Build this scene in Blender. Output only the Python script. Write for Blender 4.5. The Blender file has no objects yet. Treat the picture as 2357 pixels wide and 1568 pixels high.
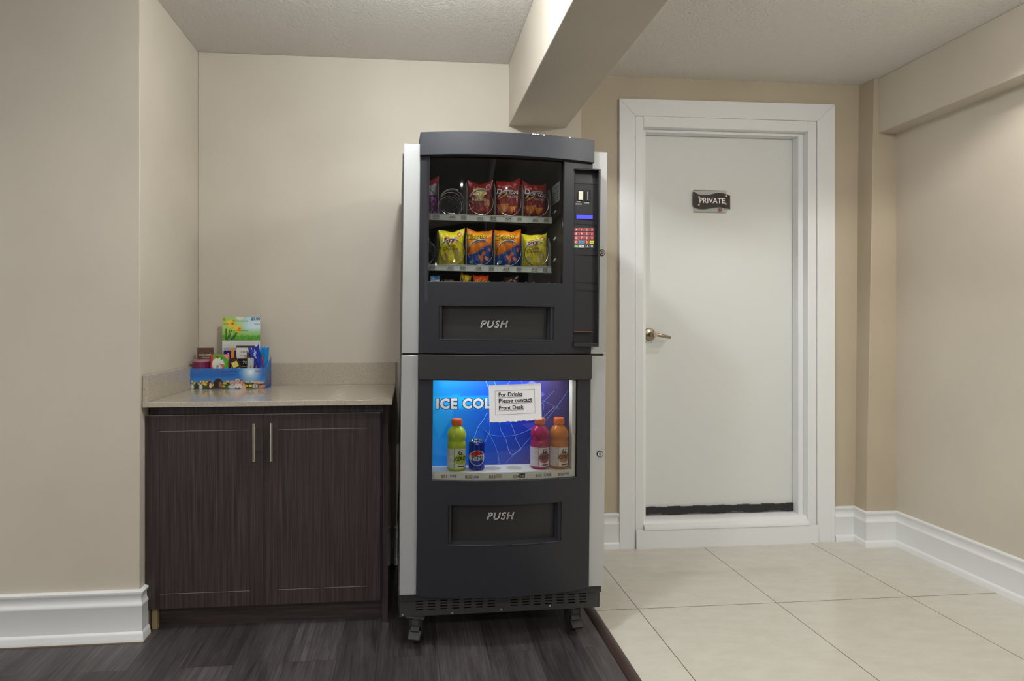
import bpy, math, random
from mathutils import Matrix, Vector
random.seed(7)
PI = math.pi
C = bpy.context.scene.collection

# ------------------------------------------------------------------ camera
F_PX, CX, CY, CAM_H = 1300.0, 1053.0, 743.0, 1.19
TH = math.atan(111 / 1300)
cs, sn = math.cos(TH), math.sin(TH)
cd = bpy.data.cameras.new('camera'); cam = bpy.data.objects.new('camera', cd); C.objects.link(cam)
cam.location = (0, 0, CAM_H); cam.rotation_euler = (PI / 2, 0, -TH)
cd.sensor_width = 36; cd.lens = F_PX / 2357 * 36
cd.shift_x = (1178.5 - CX) / 2357; cd.shift_y = -(784 - CY) / 2357
cd.clip_start = 0.02
bpy.context.scene.camera = cam

# ------------------------------------------------------------------ light and exposure
sc = bpy.context.scene
sc.view_settings.view_transform = 'Standard'; sc.view_settings.look = 'None'
sc.view_settings.exposure = 0.20; sc.view_settings.gamma = 1.0; sc.view_settings.use_curve_mapping = False
w = bpy.data.worlds.new('lobby_light'); sc.world = w; w.use_nodes = True
def lobby():   # soft light of the open lobby behind the camera; dimmed straight back to keep the glass reflections dark
    N = w.node_tree.nodes; Lk = w.node_tree.links; bg = N['Background']; bg.inputs[0].default_value = (1.0, 0.975, 0.94, 1)
    tc = N.new('ShaderNodeTexCoord'); dp = N.new('ShaderNodeVectorMath'); dp.operation = 'DOT_PRODUCT'; dp.inputs[1].default_value = (0, -1, 0)
    mr = N.new('ShaderNodeMapRange'); mr.interpolation_type = 'SMOOTHSTEP'; mr.inputs[1].default_value = math.cos(math.radians(42)); mr.inputs[2].default_value = math.cos(math.radians(24)); mr.inputs[3].default_value = 1.45; mr.inputs[4].default_value = .06
    sp = N.new('ShaderNodeSeparateXYZ'); m2 = N.new('ShaderNodeMapRange'); m2.inputs[1].default_value = -.35; m2.inputs[2].default_value = .05; m2.inputs[3].default_value = .30; m2.inputs[4].default_value = 1.0   # dimmed below the horizon to darken the beam's underside
    mu = N.new('ShaderNodeMath'); mu.operation = 'MULTIPLY'
    Lk.new(tc.outputs['Generated'], sp.inputs[0]); Lk.new(sp.outputs[2], m2.inputs[0])
    Lk.new(tc.outputs['Generated'], dp.inputs[0]); Lk.new(dp.outputs['Value'], mr.inputs[0]); Lk.new(mr.outputs[0], mu.inputs[0]); Lk.new(m2.outputs[0], mu.inputs[1]); Lk.new(mu.outputs[0], bg.inputs[1])
lobby()

def pot(name, x, y, power, col=(1, .96, .88), r=.055, z=2.47, spread=150):
    l = bpy.data.lights.new(name, 'AREA'); l.shape = 'DISK'; l.size = 2 * r; l.energy = power; l.color = col; l.spread = math.radians(spread)
    o = bpy.data.objects.new(name, l); C.objects.link(o); o.location = (x, y, z); return o
def globe(name, x, y, z, power, col, r):
    l = bpy.data.lights.new(name, 'POINT'); l.energy = power; l.color = col; l.shadow_soft_size = r
    o = bpy.data.objects.new(name, l); C.objects.link(o); o.location = (x, y, z); return o
globe('ceiling_point_light', .08, 1.53, 2.37, 34, (.97, 1.0, 1.0), .05)
globe('ceiling_point_light', 1.72, .95, 2.33, 24, (1, .98, .95), .06)  # added fill light to brighten the right-hand ceiling, tile and wall
pot('downlight', -0.22, -1.10, 22, (1, .98, .94), r=.028, spread=180)
pot('downlight', 1.056, -1.232, 15, (1, .98, .94), r=.026, spread=180)
for x_, y_ in ((-1.54, -7.2), (-3.0, -7.36), (1.85, -8.1)): pot('downlight', x_, y_, 30, (1, .98, .94), r=.05, spread=180)
pot('downlight', -1.9, 0.4, 10, (1, .97, .92), r=.07, spread=165)
def spot(name, x, y, power, col, half, blend=.12, r=.04, z=2.47):
    l = bpy.data.lights.new(name, 'SPOT'); l.energy = power; l.color = col; l.spot_size = math.radians(2 * half); l.spot_blend = blend; l.shadow_soft_size = r
    o = bpy.data.objects.new(name, l); C.objects.link(o); o.location = (x, y, z); return o
spot('downlight', 2.17, 1.72, 27, (1, .97, .92), 66, .35)

# ------------------------------------------------------------------ measuring helpers
def ray(px, py):
    a = (px - CX) / F_PX; b = -(py - CY) / F_PX
    return (a * cs + sn, -a * sn + cs, b)
def atY(px, py, Y):
    r = ray(px, py); t = Y / r[1]; return (r[0] * t, Y, CAM_H + r[2] * t)
def atZ(px, py, Z):
    r = ray(px, py); t = (Z - CAM_H) / r[2]; return (r[0] * t, r[1] * t, Z)

def lin(c):
    c = c / 255.0
    return c / 12.92 if c <= .04045 else ((c + .055) / 1.055) ** 2.4
def L3(c): return (lin(c[0]), lin(c[1]), lin(c[2]), 1.0)

# ------------------------------------------------------------------ materials
def mat(name, col, rough=.5, metal=0.0, **k):
    m = bpy.data.materials.new(name); m.use_nodes = True
    b = m.node_tree.nodes['Principled BSDF']
    b.inputs['Base Color'].default_value = L3(col); b.inputs['Roughness'].default_value = rough; b.inputs['Metallic'].default_value = metal
    for kk, v in k.items():
        b.inputs[kk.replace('_', ' ')].default_value = v
    return m
def nodes(m): return m.node_tree.nodes, m.node_tree.links, m.node_tree.nodes['Principled BSDF']
def noise(m, scale, detail=3, stretch=(1, 1, 1), rough=.5, rot=(0, 0, 0)):
    N, Lk, b = nodes(m)
    tc = N.new('ShaderNodeTexCoord'); mp = N.new('ShaderNodeMapping'); n = N.new('ShaderNodeTexNoise')
    mp.inputs['Scale'].default_value = stretch; mp.inputs['Rotation'].default_value = rot
    n.inputs['Scale'].default_value = scale; n.inputs['Detail'].default_value = detail; n.inputs['Roughness'].default_value = rough
    Lk.new(tc.outputs['Object'], mp.inputs[0]); Lk.new(mp.outputs[0], n.inputs['Vector'])
    return n
def bump(m, src, strength=.2, dist=.002):
    N, Lk, b = nodes(m)
    bp = N.new('ShaderNodeBump'); bp.inputs['Strength'].default_value = strength; bp.inputs['Distance'].default_value = dist
    Lk.new(src, bp.inputs['Height']); Lk.new(bp.outputs[0], b.inputs['Normal']); return bp
def ramp(m, src, stops, to=None):
    N, Lk, b = nodes(m)
    r = N.new('ShaderNodeValToRGB'); els = r.color_ramp.elements
    while len(els) < len(stops): els.new(.5)
    for e, (p, c) in zip(els, stops): e.position = p; e.color = L3(c)
    Lk.new(src, r.inputs[0])
    if to is None: Lk.new(r.outputs[0], b.inputs['Base Color'])
    return r

def wall_mat(name, c):
    m = mat(name, c, .55)
    n = noise(m, 3, 4); ramp(m, n.outputs[0], [(.3, tuple(v - 3 for v in c)), (.7, tuple(v + 3 for v in c))])
    n2 = noise(m, 260, 2); bump(m, n2.outputs[0], .12, .001)
    return m
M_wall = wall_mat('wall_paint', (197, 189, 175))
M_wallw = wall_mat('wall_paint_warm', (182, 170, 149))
M_ceil = mat('ceiling_stipple', (250, 246, 239), .9)
_n = noise(M_ceil, 75, 5, rough=.65); bump(M_ceil, _n.outputs[0], 1.0, .02)
M_white = mat('white_trim_paint', (228, 230, 231), .35)
_n = noise(M_white, 30, 3); bump(M_white, _n.outputs[0], .05, .002)
M_doorw = mat('door_paint', (216, 218, 216), .4)
_n = noise(M_doorw, 60, 3, (1, 1, 4)); bump(M_doorw, _n.outputs[0], .06, .001)
M_dirt = mat('floor_caulk', (105, 84, 62), .8)

# plank floor
M_plank = mat('vinyl_plank', (80, 76, 76), .42)
def plank_nodes():
    m = M_plank; N, Lk, b = nodes(m)
    tc = N.new('ShaderNodeTexCoord'); mp = N.new('ShaderNodeMapping'); mp.inputs['Rotation'].default_value = (0, 0, PI / 2)
    mp.inputs['Location'].default_value = (0.35, 0.075, 0)
    br = N.new('ShaderNodeTexBrick'); br.offset = .37; br.inputs['Scale'].default_value = 1.0
    br.inputs['Brick Width'].default_value = 1.22; br.inputs['Row Height'].default_value = .178; br.inputs['Mortar Size'].default_value = .0007
    br.inputs['Color1'].default_value = (0, 0, 0, 1); br.inputs['Color2'].default_value = (1, 1, 1, 1); br.inputs['Mortar'].default_value = (.5, .5, .5, 1)
    Lk.new(tc.outputs['Object'], mp.inputs[0]); Lk.new(mp.outputs[0], br.inputs['Vector'])
    # grain: noise stretched along y, offset per plank
    mp2 = N.new('ShaderNodeMapping'); mp2.inputs['Scale'].default_value = (1, .085, 1)
    add = N.new('ShaderNodeVectorMath'); add.operation = 'MULTIPLY_ADD'; add.inputs[1].default_value = (3.1, 7.3, 5.0)
    Lk.new(br.outputs['Color'], add.inputs[0]); Lk.new(tc.outputs['Object'], mp2.inputs[0]); Lk.new(mp2.outputs[0], add.inputs[2])
    def nz(sc, det, ro, dis):
        n = N.new('ShaderNodeTexNoise'); n.inputs['Scale'].default_value = sc; n.inputs['Detail'].default_value = det; n.inputs['Roughness'].default_value = ro; n.inputs['Distortion'].default_value = dis
        Lk.new(add.outputs[0], n.inputs['Vector']); return n
    n1 = nz(13, 5, .6, 1.2); n3 = nz(85, 4, .7, .4)
    wv = N.new('ShaderNodeTexWave'); wv.bands_direction = 'X'; wv.inputs['Scale'].default_value = 26; wv.inputs['Distortion'].default_value = 26; wv.inputs['Detail'].default_value = 2; wv.inputs['Detail Scale'].default_value = .35; wv.inputs['Detail Roughness'].default_value = .4
    Lk.new(add.outputs[0], wv.inputs['Vector'])
    mx0 = N.new('ShaderNodeMix'); mx0.data_type = 'FLOAT'; mx0.inputs[0].default_value = .45
    Lk.new(n1.outputs[0], mx0.inputs[2]); Lk.new(n3.outputs[0], mx0.inputs[3])
    mx = N.new('ShaderNodeMix'); mx.data_type = 'FLOAT'; mx.inputs[0].default_value = .05
    Lk.new(mx0.outputs[0], mx.inputs[2]); Lk.new(wv.outputs[1], mx.inputs[3])
    mx2 = N.new('ShaderNodeMix'); mx2.data_type = 'FLOAT'; mx2.inputs[0].default_value = .13
    Lk.new(mx.outputs[0], mx2.inputs[2]); Lk.new(br.outputs['Color'], mx2.inputs[3])
    r = ramp(m, mx2.outputs[0], [(.28, (24, 21, 22)), (.42, (52, 48, 49)), (.56, (74, 70, 71)), (.74, (108, 104, 104))], to=1)
    mm = N.new('ShaderNodeMix'); mm.data_type = 'RGBA'; mm.inputs[7].default_value = L3((28, 26, 26))
    Lk.new(br.outputs['Fac'], mm.inputs[0]); Lk.new(r.outputs[0], mm.inputs[6]); Lk.new(mm.outputs[2], b.inputs['Base Color'])
    bump(m, mx.outputs[0], .25, .0015)
plank_nodes()
# porcelain tile floor
M_tile = mat('porcelain_tile', (196, 193, 180), .13)
def tile_nodes():
    m = M_tile; N, Lk, b = nodes(m)
    tc = N.new('ShaderNodeTexCoord'); mp = N.new('ShaderNodeMapping'); mp.inputs['Location'].default_value = (-.944 + .6055 * 8, -2.268 + .612 * 8, 0)
    br = N.new('ShaderNodeTexBrick'); br.offset = 0; br.inputs['Scale'].default_value = 1.0
    br.inputs['Brick Width'].default_value = .6055; br.inputs['Row Height'].default_value = .612; br.inputs['Mortar Size'].default_value = .0016
    br.inputs['Mortar Smooth'].default_value = 0
    br.inputs['Color1'].default_value = L3((207, 205, 195)); br.inputs['Color2'].default_value = L3((203, 201, 191)); br.inputs['Mortar'].default_value = L3((98, 84, 68))
    Lk.new(tc.outputs['Object'], mp.inputs[0]); Lk.new(mp.outputs[0], br.inputs['Vector'])
    n = noise(m, 9, 6, (1, 2.6, 1), .65, (0, 0, .6))
    r = ramp(m, n.outputs[0], [(.35, (222, 218, 208)), (.65, (255, 255, 252))], to=1)
    mx = N.new('ShaderNodeMix'); mx.data_type = 'RGBA'; mx.blend_type = 'MULTIPLY'; mx.inputs[0].default_value = .3
    Lk.new(br.outputs['Color'], mx.inputs[6]); Lk.new(r.outputs[0], mx.inputs[7]); Lk.new(mx.outputs[2], b.inputs['Base Color'])
tile_nodes()
M_woodtrim = mat('dark_transition_wood', (70, 50, 46), .38)
_n = noise(M_woodtrim, 60, 4, (1, .08, 1)); ramp(M_woodtrim, _n.outputs[0], [(.3, (40, 29, 27)), (.7, (68, 51, 48))])
def laminate(name, axis):
    m = mat(name, (58, 48, 48), .4)
    st = (1, 1, .018) if axis == 'z' else (.018, 1, 1)
    n = noise(m, 190, 4, st, .6); ramp(m, n.outputs[0], [(.3, (36, 28, 28)), (.5, (54, 44, 43)), (.72, (74, 63, 60))])
    bump(m, n.outputs[0], .06, .0005); return m
M_lam = laminate('dark_laminate', 'z'); M_lamh = laminate('dark_laminate_horizontal', 'x')
M_lamside = laminate('dark_laminate_gloss', 'z'); M_lamside.node_tree.nodes['Principled BSDF'].inputs['Roughness'].default_value = .09
M_lamedge = mat('door_groove_edge', (128, 118, 112), .4)
M_cream = mat('raw_filler_wood', (170, 152, 112), .6)
M_quartz = mat('speckled_quartz', (176, 166, 148), .1)
def quartz():
    m = M_quartz; N, Lk, b = nodes(m)
    n = noise(m, 330, 2, rough=.7)
    ramp(m, n.outputs[0], [(.30, (124, 110, 94)), (.41, (176, 166, 150)), (.62, (182, 173, 157)), (.74, (204, 197, 182))])
quartz()
M_steel = mat('brushed_steel', (196, 190, 178), .28, 1.0)
M_chrome = mat('chrome', (225, 225, 222), .12, 1.0)
M_hinge = mat('hinge_metal', (96, 94, 92), .4, .5)
M_brass = mat('satin_nickel', (150, 138, 120), .3, 1.0)
M_rubber = mat('black_rubber', (34, 34, 35), .5)
M_char = mat('charcoal_plastic', (37, 38, 43), .40, Specular_IOR_Level=.32)
_n = noise(M_char, 900, 2); bump(M_char, _n.outputs[0], .08, .0004)
M_cap = mat('charcoal_cap_plastic', (51, 54, 60), .42, Specular_IOR_Level=.4)
_n = noise(M_cap, 900, 2); bump(M_cap, _n.outputs[0], .08, .0004)
M_silver = mat('silver_paint', (182, 184, 184), .36, .45)
M_body = mat('black_sheet_metal', (44, 44, 46), .45)
M_base = mat('grey_sheet_metal', (56, 56, 55), .45)
M_inner = mat('compartment_interior', (40, 38, 37), .4)
M_flap = mat('flap_plastic', (36, 35, 34), .5)
M_panel = mat('keypad_panel_plastic', (33, 33, 36), .38)
M_black = mat('black', (12, 12, 13), .5)
M_ink = mat('black_ink', (26, 26, 28), .6)
M_inkg = mat('grey_print', (150, 150, 148), .6)
M_wh = mat('white_print', (238, 238, 236), .5)
M_rail = mat('tray_rail', (226, 234, 226), .35)
M_tag = mat('price_tag', (232, 236, 228), .4)
M_tagg = mat('price_tag_grey', (188, 192, 190), .4)
M_tray = mat('grey_tray_metal', (140, 144, 140), .35, .3)
M_red = mat('red_key', (178, 38, 44), .4); M_green = mat('green_key', (36, 142, 72), .4); M_yel = mat('yellow_key', (238, 216, 48), .4); M_bluek = mat('blue_key', (58, 150, 205), .4)
M_btn = mat('ivory_button', (226, 222, 200), .35)
M_shelf = mat('white_shelf_plastic', (240, 240, 226), .4)
M_paper = mat('paper', (226, 226, 230), .8)
M_orange = mat('orange_cap', (240, 118, 44), .35)
def emis(name, col, s):
    m = mat(name, col, .4); b = m.node_tree.nodes['Principled BSDF']
    b.inputs['Emission Color'].default_value = L3(col); b.inputs['Emission Strength'].default_value = s; return m
M_lcd = emis('lit_blue_display', (58, 62, 250), 1.0)
def vcol(name, rough=.4, **k):
    m = mat(name, (255, 255, 255), rough, **k); N, Lk, b = nodes(m)
    a = N.new('ShaderNodeAttribute'); a.attribute_name = 'Col'; Lk.new(a.outputs['Color'], b.inputs['Base Color']); return m
M_print = vcol('printed_card', .45)
M_foil = vcol('printed_foil_bag', .24)
_n = noise(M_foil, 28, 3, (1, 1, .7)); bump(M_foil, _n.outputs[0], .9, .008)
M_label = vcol('printed_bottle_label', .35)
M_can = vcol('printed_can_metal', .22, metal=.35)
# backlit graphic sheet of the drinks window
M_back = vcol('backlit_graphic', .5)
def _bl():
    N, Lk, b = nodes(M_back); a = [n for n in N if n.type == 'ATTRIBUTE'][0]
    Lk.new(a.outputs['Color'], b.inputs['Emission Color']); b.inputs['Emission Strength'].default_value = .34
_bl()
def glass(name, tint=(1, 1, 1), ior=1.45, refl=1.0):
    m = bpy.data.materials.new(name); m.use_nodes = True; N = m.node_tree.nodes; Lk = m.node_tree.links; N.clear()
    o = N.new('ShaderNodeOutputMaterial'); mx = N.new('ShaderNodeMixShader'); t = N.new('ShaderNodeBsdfTransparent'); g = N.new('ShaderNodeBsdfGlossy')
    fr = N.new('ShaderNodeFresnel'); fr.inputs[0].default_value = ior; g.inputs['Roughness'].default_value = .015
    t.inputs[0].default_value = (*tint, 1); g.inputs[0].default_value = (refl, refl, refl, 1)
    Lk.new(fr.outputs[0], mx.inputs[0]); Lk.new(t.outputs[0], mx.inputs[1]); Lk.new(g.outputs[0], mx.inputs[2]); Lk.new(mx.outputs[0], o.inputs[0]); return m
M_glass = glass('window_glass', (.95, .95, .945), 1.45, .45)
M_acryl = glass('clear_acrylic', (.97, .975, .965), 1.45, .5)
def liquid(name, c):
    m = mat(name, c, .07); b = m.node_tree.nodes['Principled BSDF']
    b.inputs['Transmission Weight'].default_value = .22; b.inputs['IOR'].default_value = 1.2; b.inputs['Coat Weight'].default_value = .6; b.inputs['Coat Roughness'].default_value = .05
    return m

# ------------------------------------------------------------------ mesh builder
_tc = {}
def glyphs(s, bold=0.0, align='CENTER', spacing=1.0):
    k = (s, bold, align, spacing)
    if k in _tc: return _tc[k]
    cu = bpy.data.curves.new('lettering', 'FONT'); cu.body = s; cu.size = 1; cu.align_x = align; cu.offset = bold; cu.resolution_u = 3; cu.space_character = spacing
    ob = bpy.data.objects.new('lettering', cu); C.objects.link(ob); bpy.context.view_layer.update()
    me = bpy.data.meshes.new_from_object(ob.evaluated_get(bpy.context.evaluated_depsgraph_get()))
    r = ([(v.co.x, v.co.y) for v in me.vertices], [tuple(p.vertices) for p in me.polygons])
    bpy.data.objects.remove(ob); bpy.data.curves.remove(cu); bpy.data.meshes.remove(me)
    _tc[k] = r; return r

class MB:
    def __init__(s): s.v = []; s.f = []; s.m = []; s.c = []; s.mats = []; s.sm = []; s.hascol = False
    def mi(s, m):
        if m not in s.mats: s.mats.append(m)
        return s.mats.index(m)
    def add(s, vs, fs, m, smooth=False, cols=None):
        b = len(s.v); s.v += [tuple(v) for v in vs]
        if cols: s.hascol = True; s.c += [L3(c) for c in cols]
        else: s.c += [(1, 1, 1, 1)] * len(vs)
        i = s.mi(m)
        for f in fs: s.f.append(tuple(b + k for k in f)); s.m.append(i); s.sm.append(smooth)
        return s
    def box(s, x0, x1, y0, y1, z0, z1, m):
        x0, x1 = min(x0, x1), max(x0, x1); y0, y1 = min(y0, y1), max(y0, y1); z0, z1 = min(z0, z1), max(z0, z1)
        vs = [(x, y, z) for z in (z0, z1) for y in (y0, y1) for x in (x0, x1)]
        return s.add(vs, [(0, 2, 3, 1), (4, 5, 7, 6), (0, 1, 5, 4), (2, 6, 7, 3), (0, 4, 6, 2), (1, 3, 7, 5)], m)
    def hexa(s, p, m):   # 8 points: 4 of one face, 4 of the opposite
        return s.add(p, [(3, 2, 1, 0), (4, 5, 6, 7), (0, 1, 5, 4), (1, 2, 6, 5), (2, 3, 7, 6), (3, 0, 4, 7)], m)
    def prism_y(s, poly, y0, y1, m):   # poly in (x,z)
        n = len(poly); vs = [(x, y0, z) for x, z in poly] + [(x, y1, z) for x, z in poly]
        return s.add(vs, [tuple(range(n)), tuple(range(2 * n - 1, n - 1, -1))] + [(i, i + n, (i + 1) % n + n, (i + 1) % n) for i in range(n)], m)
    def prism_x(s, poly, x0, x1, m):   # poly in (y,z)
        n = len(poly); vs = [(x0, y, z) for y, z in poly] + [(x1, y, z) for y, z in poly]
        return s.add(vs, [tuple(range(n)), tuple(range(2 * n - 1, n - 1, -1))] + [(i, i + n, (i + 1) % n + n, (i + 1) % n) for i in range(n)], m)
    def prism_z(s, poly, z0, z1, m):
        n = len(poly); vs = [(x, y, z0) for x, y in poly] + [(x, y, z1) for x, y in poly]
        return s.add(vs, [tuple(range(n - 1, -1, -1)), tuple(range(n, 2 * n))] + [(i, (i + 1) % n, (i + 1) % n + n, i + n) for i in range(n)], m)
    def grid(s, nx, ny, pos, m, col=None, smooth=True, flip=False):
        vs = []; cols = [] if col else None
        for j in range(ny + 1):
            for i in range(nx + 1):
                u, v = i / nx, j / ny; vs.append(pos(u, v))
                if col: cols.append(col(u, v))
        fs = []
        for j in range(ny):
            for i in range(nx):
                a = j * (nx + 1) + i; q = (a, a + 1, a + nx + 2, a + nx + 1); fs.append(q[::-1] if flip else q)
        return s.add(vs, fs, m, smooth, cols)
    def tube(s, pts, r, m, n=8, closed=False, rf=None):
        pts = [Vector(p) for p in pts]; N = len(pts); rings = []; up = None; vs = []
        for i, p in enumerate(pts):
            a = pts[i - 1] if (i > 0 or closed) else p; b = pts[(i + 1) % N] if (i < N - 1 or closed) else p
            t = (b - a).normalized()
            if up is None: up = Vector((0, 0, 1)) if abs(t.z) < .9 else Vector((1, 0, 0))
            x = t.cross(up)
            if x.length < 1e-6: x = t.orthogonal()
            x.normalize(); up = x.cross(t).normalized()
            rr = rf(i / (N - 1)) * r if rf else r
            for k in range(n):
                an = 2 * PI * k / n; vs.append(p + x * math.cos(an) * rr + up * math.sin(an) * rr)
        fs = []
        for i in range(N if closed else N - 1):
            for k in range(n):
                a = i * n + k; b = i * n + (k + 1) % n; c = ((i + 1) % N) * n + (k + 1) % n; d = ((i + 1) % N) * n + k
                fs.append((a, b, c, d))
        if not closed: fs += [tuple(range(n - 1, -1, -1)), tuple(range((N - 1) * n, N * n))]
        return s.add(vs, fs, m, True)
    def lathe(s, prof, m, c=(0, 0, 0), axis='z', n=32, cap=True, cols=None):
        vs = []; cc = [] if cols else None
        for j, (r, h) in enumerate(prof):
            for k in range(n):
                a = 2 * PI * k / n; x, y = r * math.cos(a), r * math.sin(a)
                if axis == 'z': p = (x, y, h)
                elif axis == 'y': p = (x, h, -y)
                else: p = (h, x, y)
                vs.append((p[0] + c[0], p[1] + c[1], p[2] + c[2]))
                if cols: cc.append(cols(a, h))
        fs = [(j * n + k, j * n + (k + 1) % n, (j + 1) * n + (k + 1) % n, (j + 1) * n + k) for j in range(len(prof) - 1) for k in range(n)]
        if cap: fs += [tuple(range(n - 1, -1, -1)), tuple(range((len(prof) - 1) * n, len(prof) * n))]
        return s.add(vs, fs, m, True, cc)
    def text(s, t, size, fn, m, bold=0.0, align='CENTER', shear=0.0, sx=1.0, spacing=1.0, col=None):
        if 'M' in t and bold > 0:   # thicken by overprinting
            for d, e in ((-bold, 0), (0, .00008), (bold, .00016)):
                def g(tx, ty, d=d, e=e): q = fn(tx + d * size, ty); return (q[0], q[1] - e, q[2])
                s.text(t, size, g, m, 0.0, align, shear, sx, spacing, col)
            return s
        V, Fc = glyphs(t, bold, align, spacing)
        vs = [fn((x + shear * y) * size * sx, y * size) for x, y in V]
        return s.add(vs, Fc, m, False, [col] * len(vs) if col else None)
    def build(s, name, parent=None, bevel=0, seg=2, sharp=35, at=None, rot=None):
        me = bpy.data.meshes.new(name); me.from_pydata(s.v, [], s.f)
        for m in s.mats: me.materials.append(m)
        me.polygons.foreach_set('material_index', s.m)
        me.polygons.foreach_set('use_smooth', [bool(x) for x in s.sm])
        if s.hascol:
            a = me.color_attributes.new('Col', 'FLOAT_COLOR', 'POINT'); a.data.foreach_set('color', [x for c in s.c for x in c])
        me.update()
        try: me.set_sharp_from_angle(angle=math.radians(sharp))
        except Exception: pass
        o = bpy.data.objects.new(name, me); C.objects.link(o)
        if parent is not None: o.parent = parent
        if at: o.location = at
        if rot: o.rotation_euler = rot
        if bevel:
            b = o.modifiers.new('edge', 'BEVEL'); b.width = bevel; b.segments = seg; b.limit_method = 'ANGLE'; b.angle_limit = math.radians(40); b.harden_normals = False
        return o

def tag(o, label=None, cat=None, group=None, kind=None):
    if label: o['label'] = label
    if cat: o['category'] = cat
    if group: o['group'] = group
    if kind: o['kind'] = kind
    return o
def struct(o, label, cat): return tag(o, label, cat, kind='structure')
def thing(name, label, cat, loc=(0, 0, 0), group=None, frame=None, kind=None):
    o = bpy.data.objects.new(name, None); C.objects.link(o); o.empty_display_size = .05
    o.matrix_world = (frame if frame is not None else Matrix.Identity(4)) @ Matrix.Translation(loc)
    return tag(o, label, cat, group, kind)
def place(o, loc, frame=None, rz=0, ry=0, rx=0):
    o.matrix_world = (frame if frame is not None else Matrix.Identity(4)) @ Matrix.Translation(loc) @ Matrix.Rotation(rz, 4, 'Z') @ Matrix.Rotation(ry, 4, 'Y') @ Matrix.Rotation(rx, 4, 'X')
    return o
def plane_xz(x0, z0, y): return lambda tx, ty: (x0 + tx, y, z0 + ty)

# ------------------------------------------------------------------ room shell
ZC = 2.488; YB = 2.80; YD = 2.892; YL = 2.214; XL = -1.007; XR = 2.585; XS = .87; YBACK = -3.2; YFLOOR = -1.1; XTRIM = .7485
def frnd(a, b): return random.uniform(a, b)
m = MB(); m.box(-3.6, XTRIM, YFLOOR, YB + .1, -.05, 0, M_plank); struct(m.build('floor'), 'dark grey wood-look vinyl plank floor on the left', 'floor')
m = MB(); m.box(XTRIM, 2.9, YFLOOR, YD + .1, -.05, 0.004, M_tile); struct(m.build('floor.001'), 'beige polished porcelain tile floor in front of the white door', 'floor')
m = MB()
m.prism_y([(XTRIM - .024, 0), (XTRIM + .018, 0), (XTRIM + .018, .006), (XTRIM + .006, .0135), (XTRIM - .010, .0135), (XTRIM - .024, .004)], YFLOOR, 2.62, M_woodtrim)
struct(m.build('trim_1', bevel=.001), 'dark wood transition strip between plank floor and tile floor', 'threshold')
m = MB(); m.box(-3.6, 2.9, YBACK, 3.1, ZC, ZC + .1, M_ceil); struct(m.build('ceiling'), 'off-white stippled ceiling', 'ceiling')
# wall left: front face at YL and return into the recess
m = MB(); m.box(-3.6, XL, YL, YB + .1, 0, ZC, M_wall); struct(m.build('wall_left', bevel=.003), 'beige wall left of the cabinet recess', 'wall')
m = MB(); m.prism_z([(XL, YB), (XS, YB), (XS, 3.1), (XL, 3.1)], 0, ZC, M_wall); struct(m.build('wall_back', bevel=.003), 'beige wall behind the cabinet and the vending machine', 'wall')
# door wall with the opening
OX0, OX1, OZ1 = 1.215, 2.16, 2.236
m = MB()
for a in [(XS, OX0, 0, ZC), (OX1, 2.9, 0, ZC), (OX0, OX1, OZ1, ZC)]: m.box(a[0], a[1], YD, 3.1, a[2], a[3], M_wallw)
m.box(OX0, OX1, 3.05, 3.1, 0, OZ1, M_wallw)
struct(m.build('wall_back.001'), 'warm beige wall around the white door', 'wall')
# right wall, pillar (its left edge leans), bulkhead
YP = 2.80
m = MB(); m.box(XR, 2.9, YBACK, YD + .1, 0, ZC, M_wall); struct(m.build('wall_right'), 'beige wall at the right edge', 'wall')
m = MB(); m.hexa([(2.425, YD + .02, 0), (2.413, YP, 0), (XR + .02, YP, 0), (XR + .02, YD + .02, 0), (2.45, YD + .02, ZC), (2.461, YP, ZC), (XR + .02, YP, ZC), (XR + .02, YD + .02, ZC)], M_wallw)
struct(m.build('corner_pillar', bevel=.003), 'shallow beige pillar in the right corner beside the door, its edge leaning', 'pillar')
m = MB(); m.box(2.484, XR + .01, YBACK, YP + .002, 2.197, ZC, M_wall); struct(m.build('ceiling_bulkhead', bevel=.003), 'beige bulkhead running along the top of the right wall', 'bulkhead')
m = MB(); m.box(.497, .790, YBACK, YB + .01, 2.175, ZC, M_wall); struct(m.build('ceiling_beam', bevel=.004), 'beige boxed beam crossing the ceiling above the vending machine', 'beam')

# baseboards
PROF = [(0, 0), (.021, 0), (.021, .013), (.0195, .017), (.0195, .028), (.017, .033), (.0125, .038), (.0125, .128), (.0145, .132), (.0145, .137), (.011, .143), (.0085, .150), (.0085, .168), (.0125, .174), (.0155, .180), (.0155, .186), (.006, .190), (0, .190)]
def sweep(m, path, prof, mt):
    """path: 2D points; the profile stands to the right-hand side of the direction of travel"""
    n = len(path); rings = []
    for i, p in enumerate(path):
        p = Vector(p)
        d0 = (p - Vector(path[i - 1])).normalized() if i > 0 else None
        d1 = (Vector(path[i + 1]) - p).normalized() if i < n - 1 else None
        if d0 is None: d0 = d1
        if d1 is None: d1 = d0
        n0 = Vector((d0.y, -d0.x)); n1 = Vector((d1.y, -d1.x)); b = (n0 + n1); b = b / (b.length_squared / 2) if b.length > 1e-6 else n0
        rings.append([(p.x + b.x * d, p.y + b.y * d, z) for d, z in prof])
    k = len(prof); vs = [v for r in rings for v in r]; fs = []
    for i in range(n - 1):
        for j in range(k - 1): fs.append((i * k + j, (i + 1) * k + j, (i + 1) * k + j + 1, i * k + j + 1))
    fs += [tuple(range(k)), tuple(range((n) * k - 1, (n - 1) * k - 1, -1))]
    m.add(vs, fs, mt)
def dirt(m, path, o=.0238):
    sweep(m, path, [(0, 0), (o, 0), (o - .0015, .003), (0, .003)], M_dirt)
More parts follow.
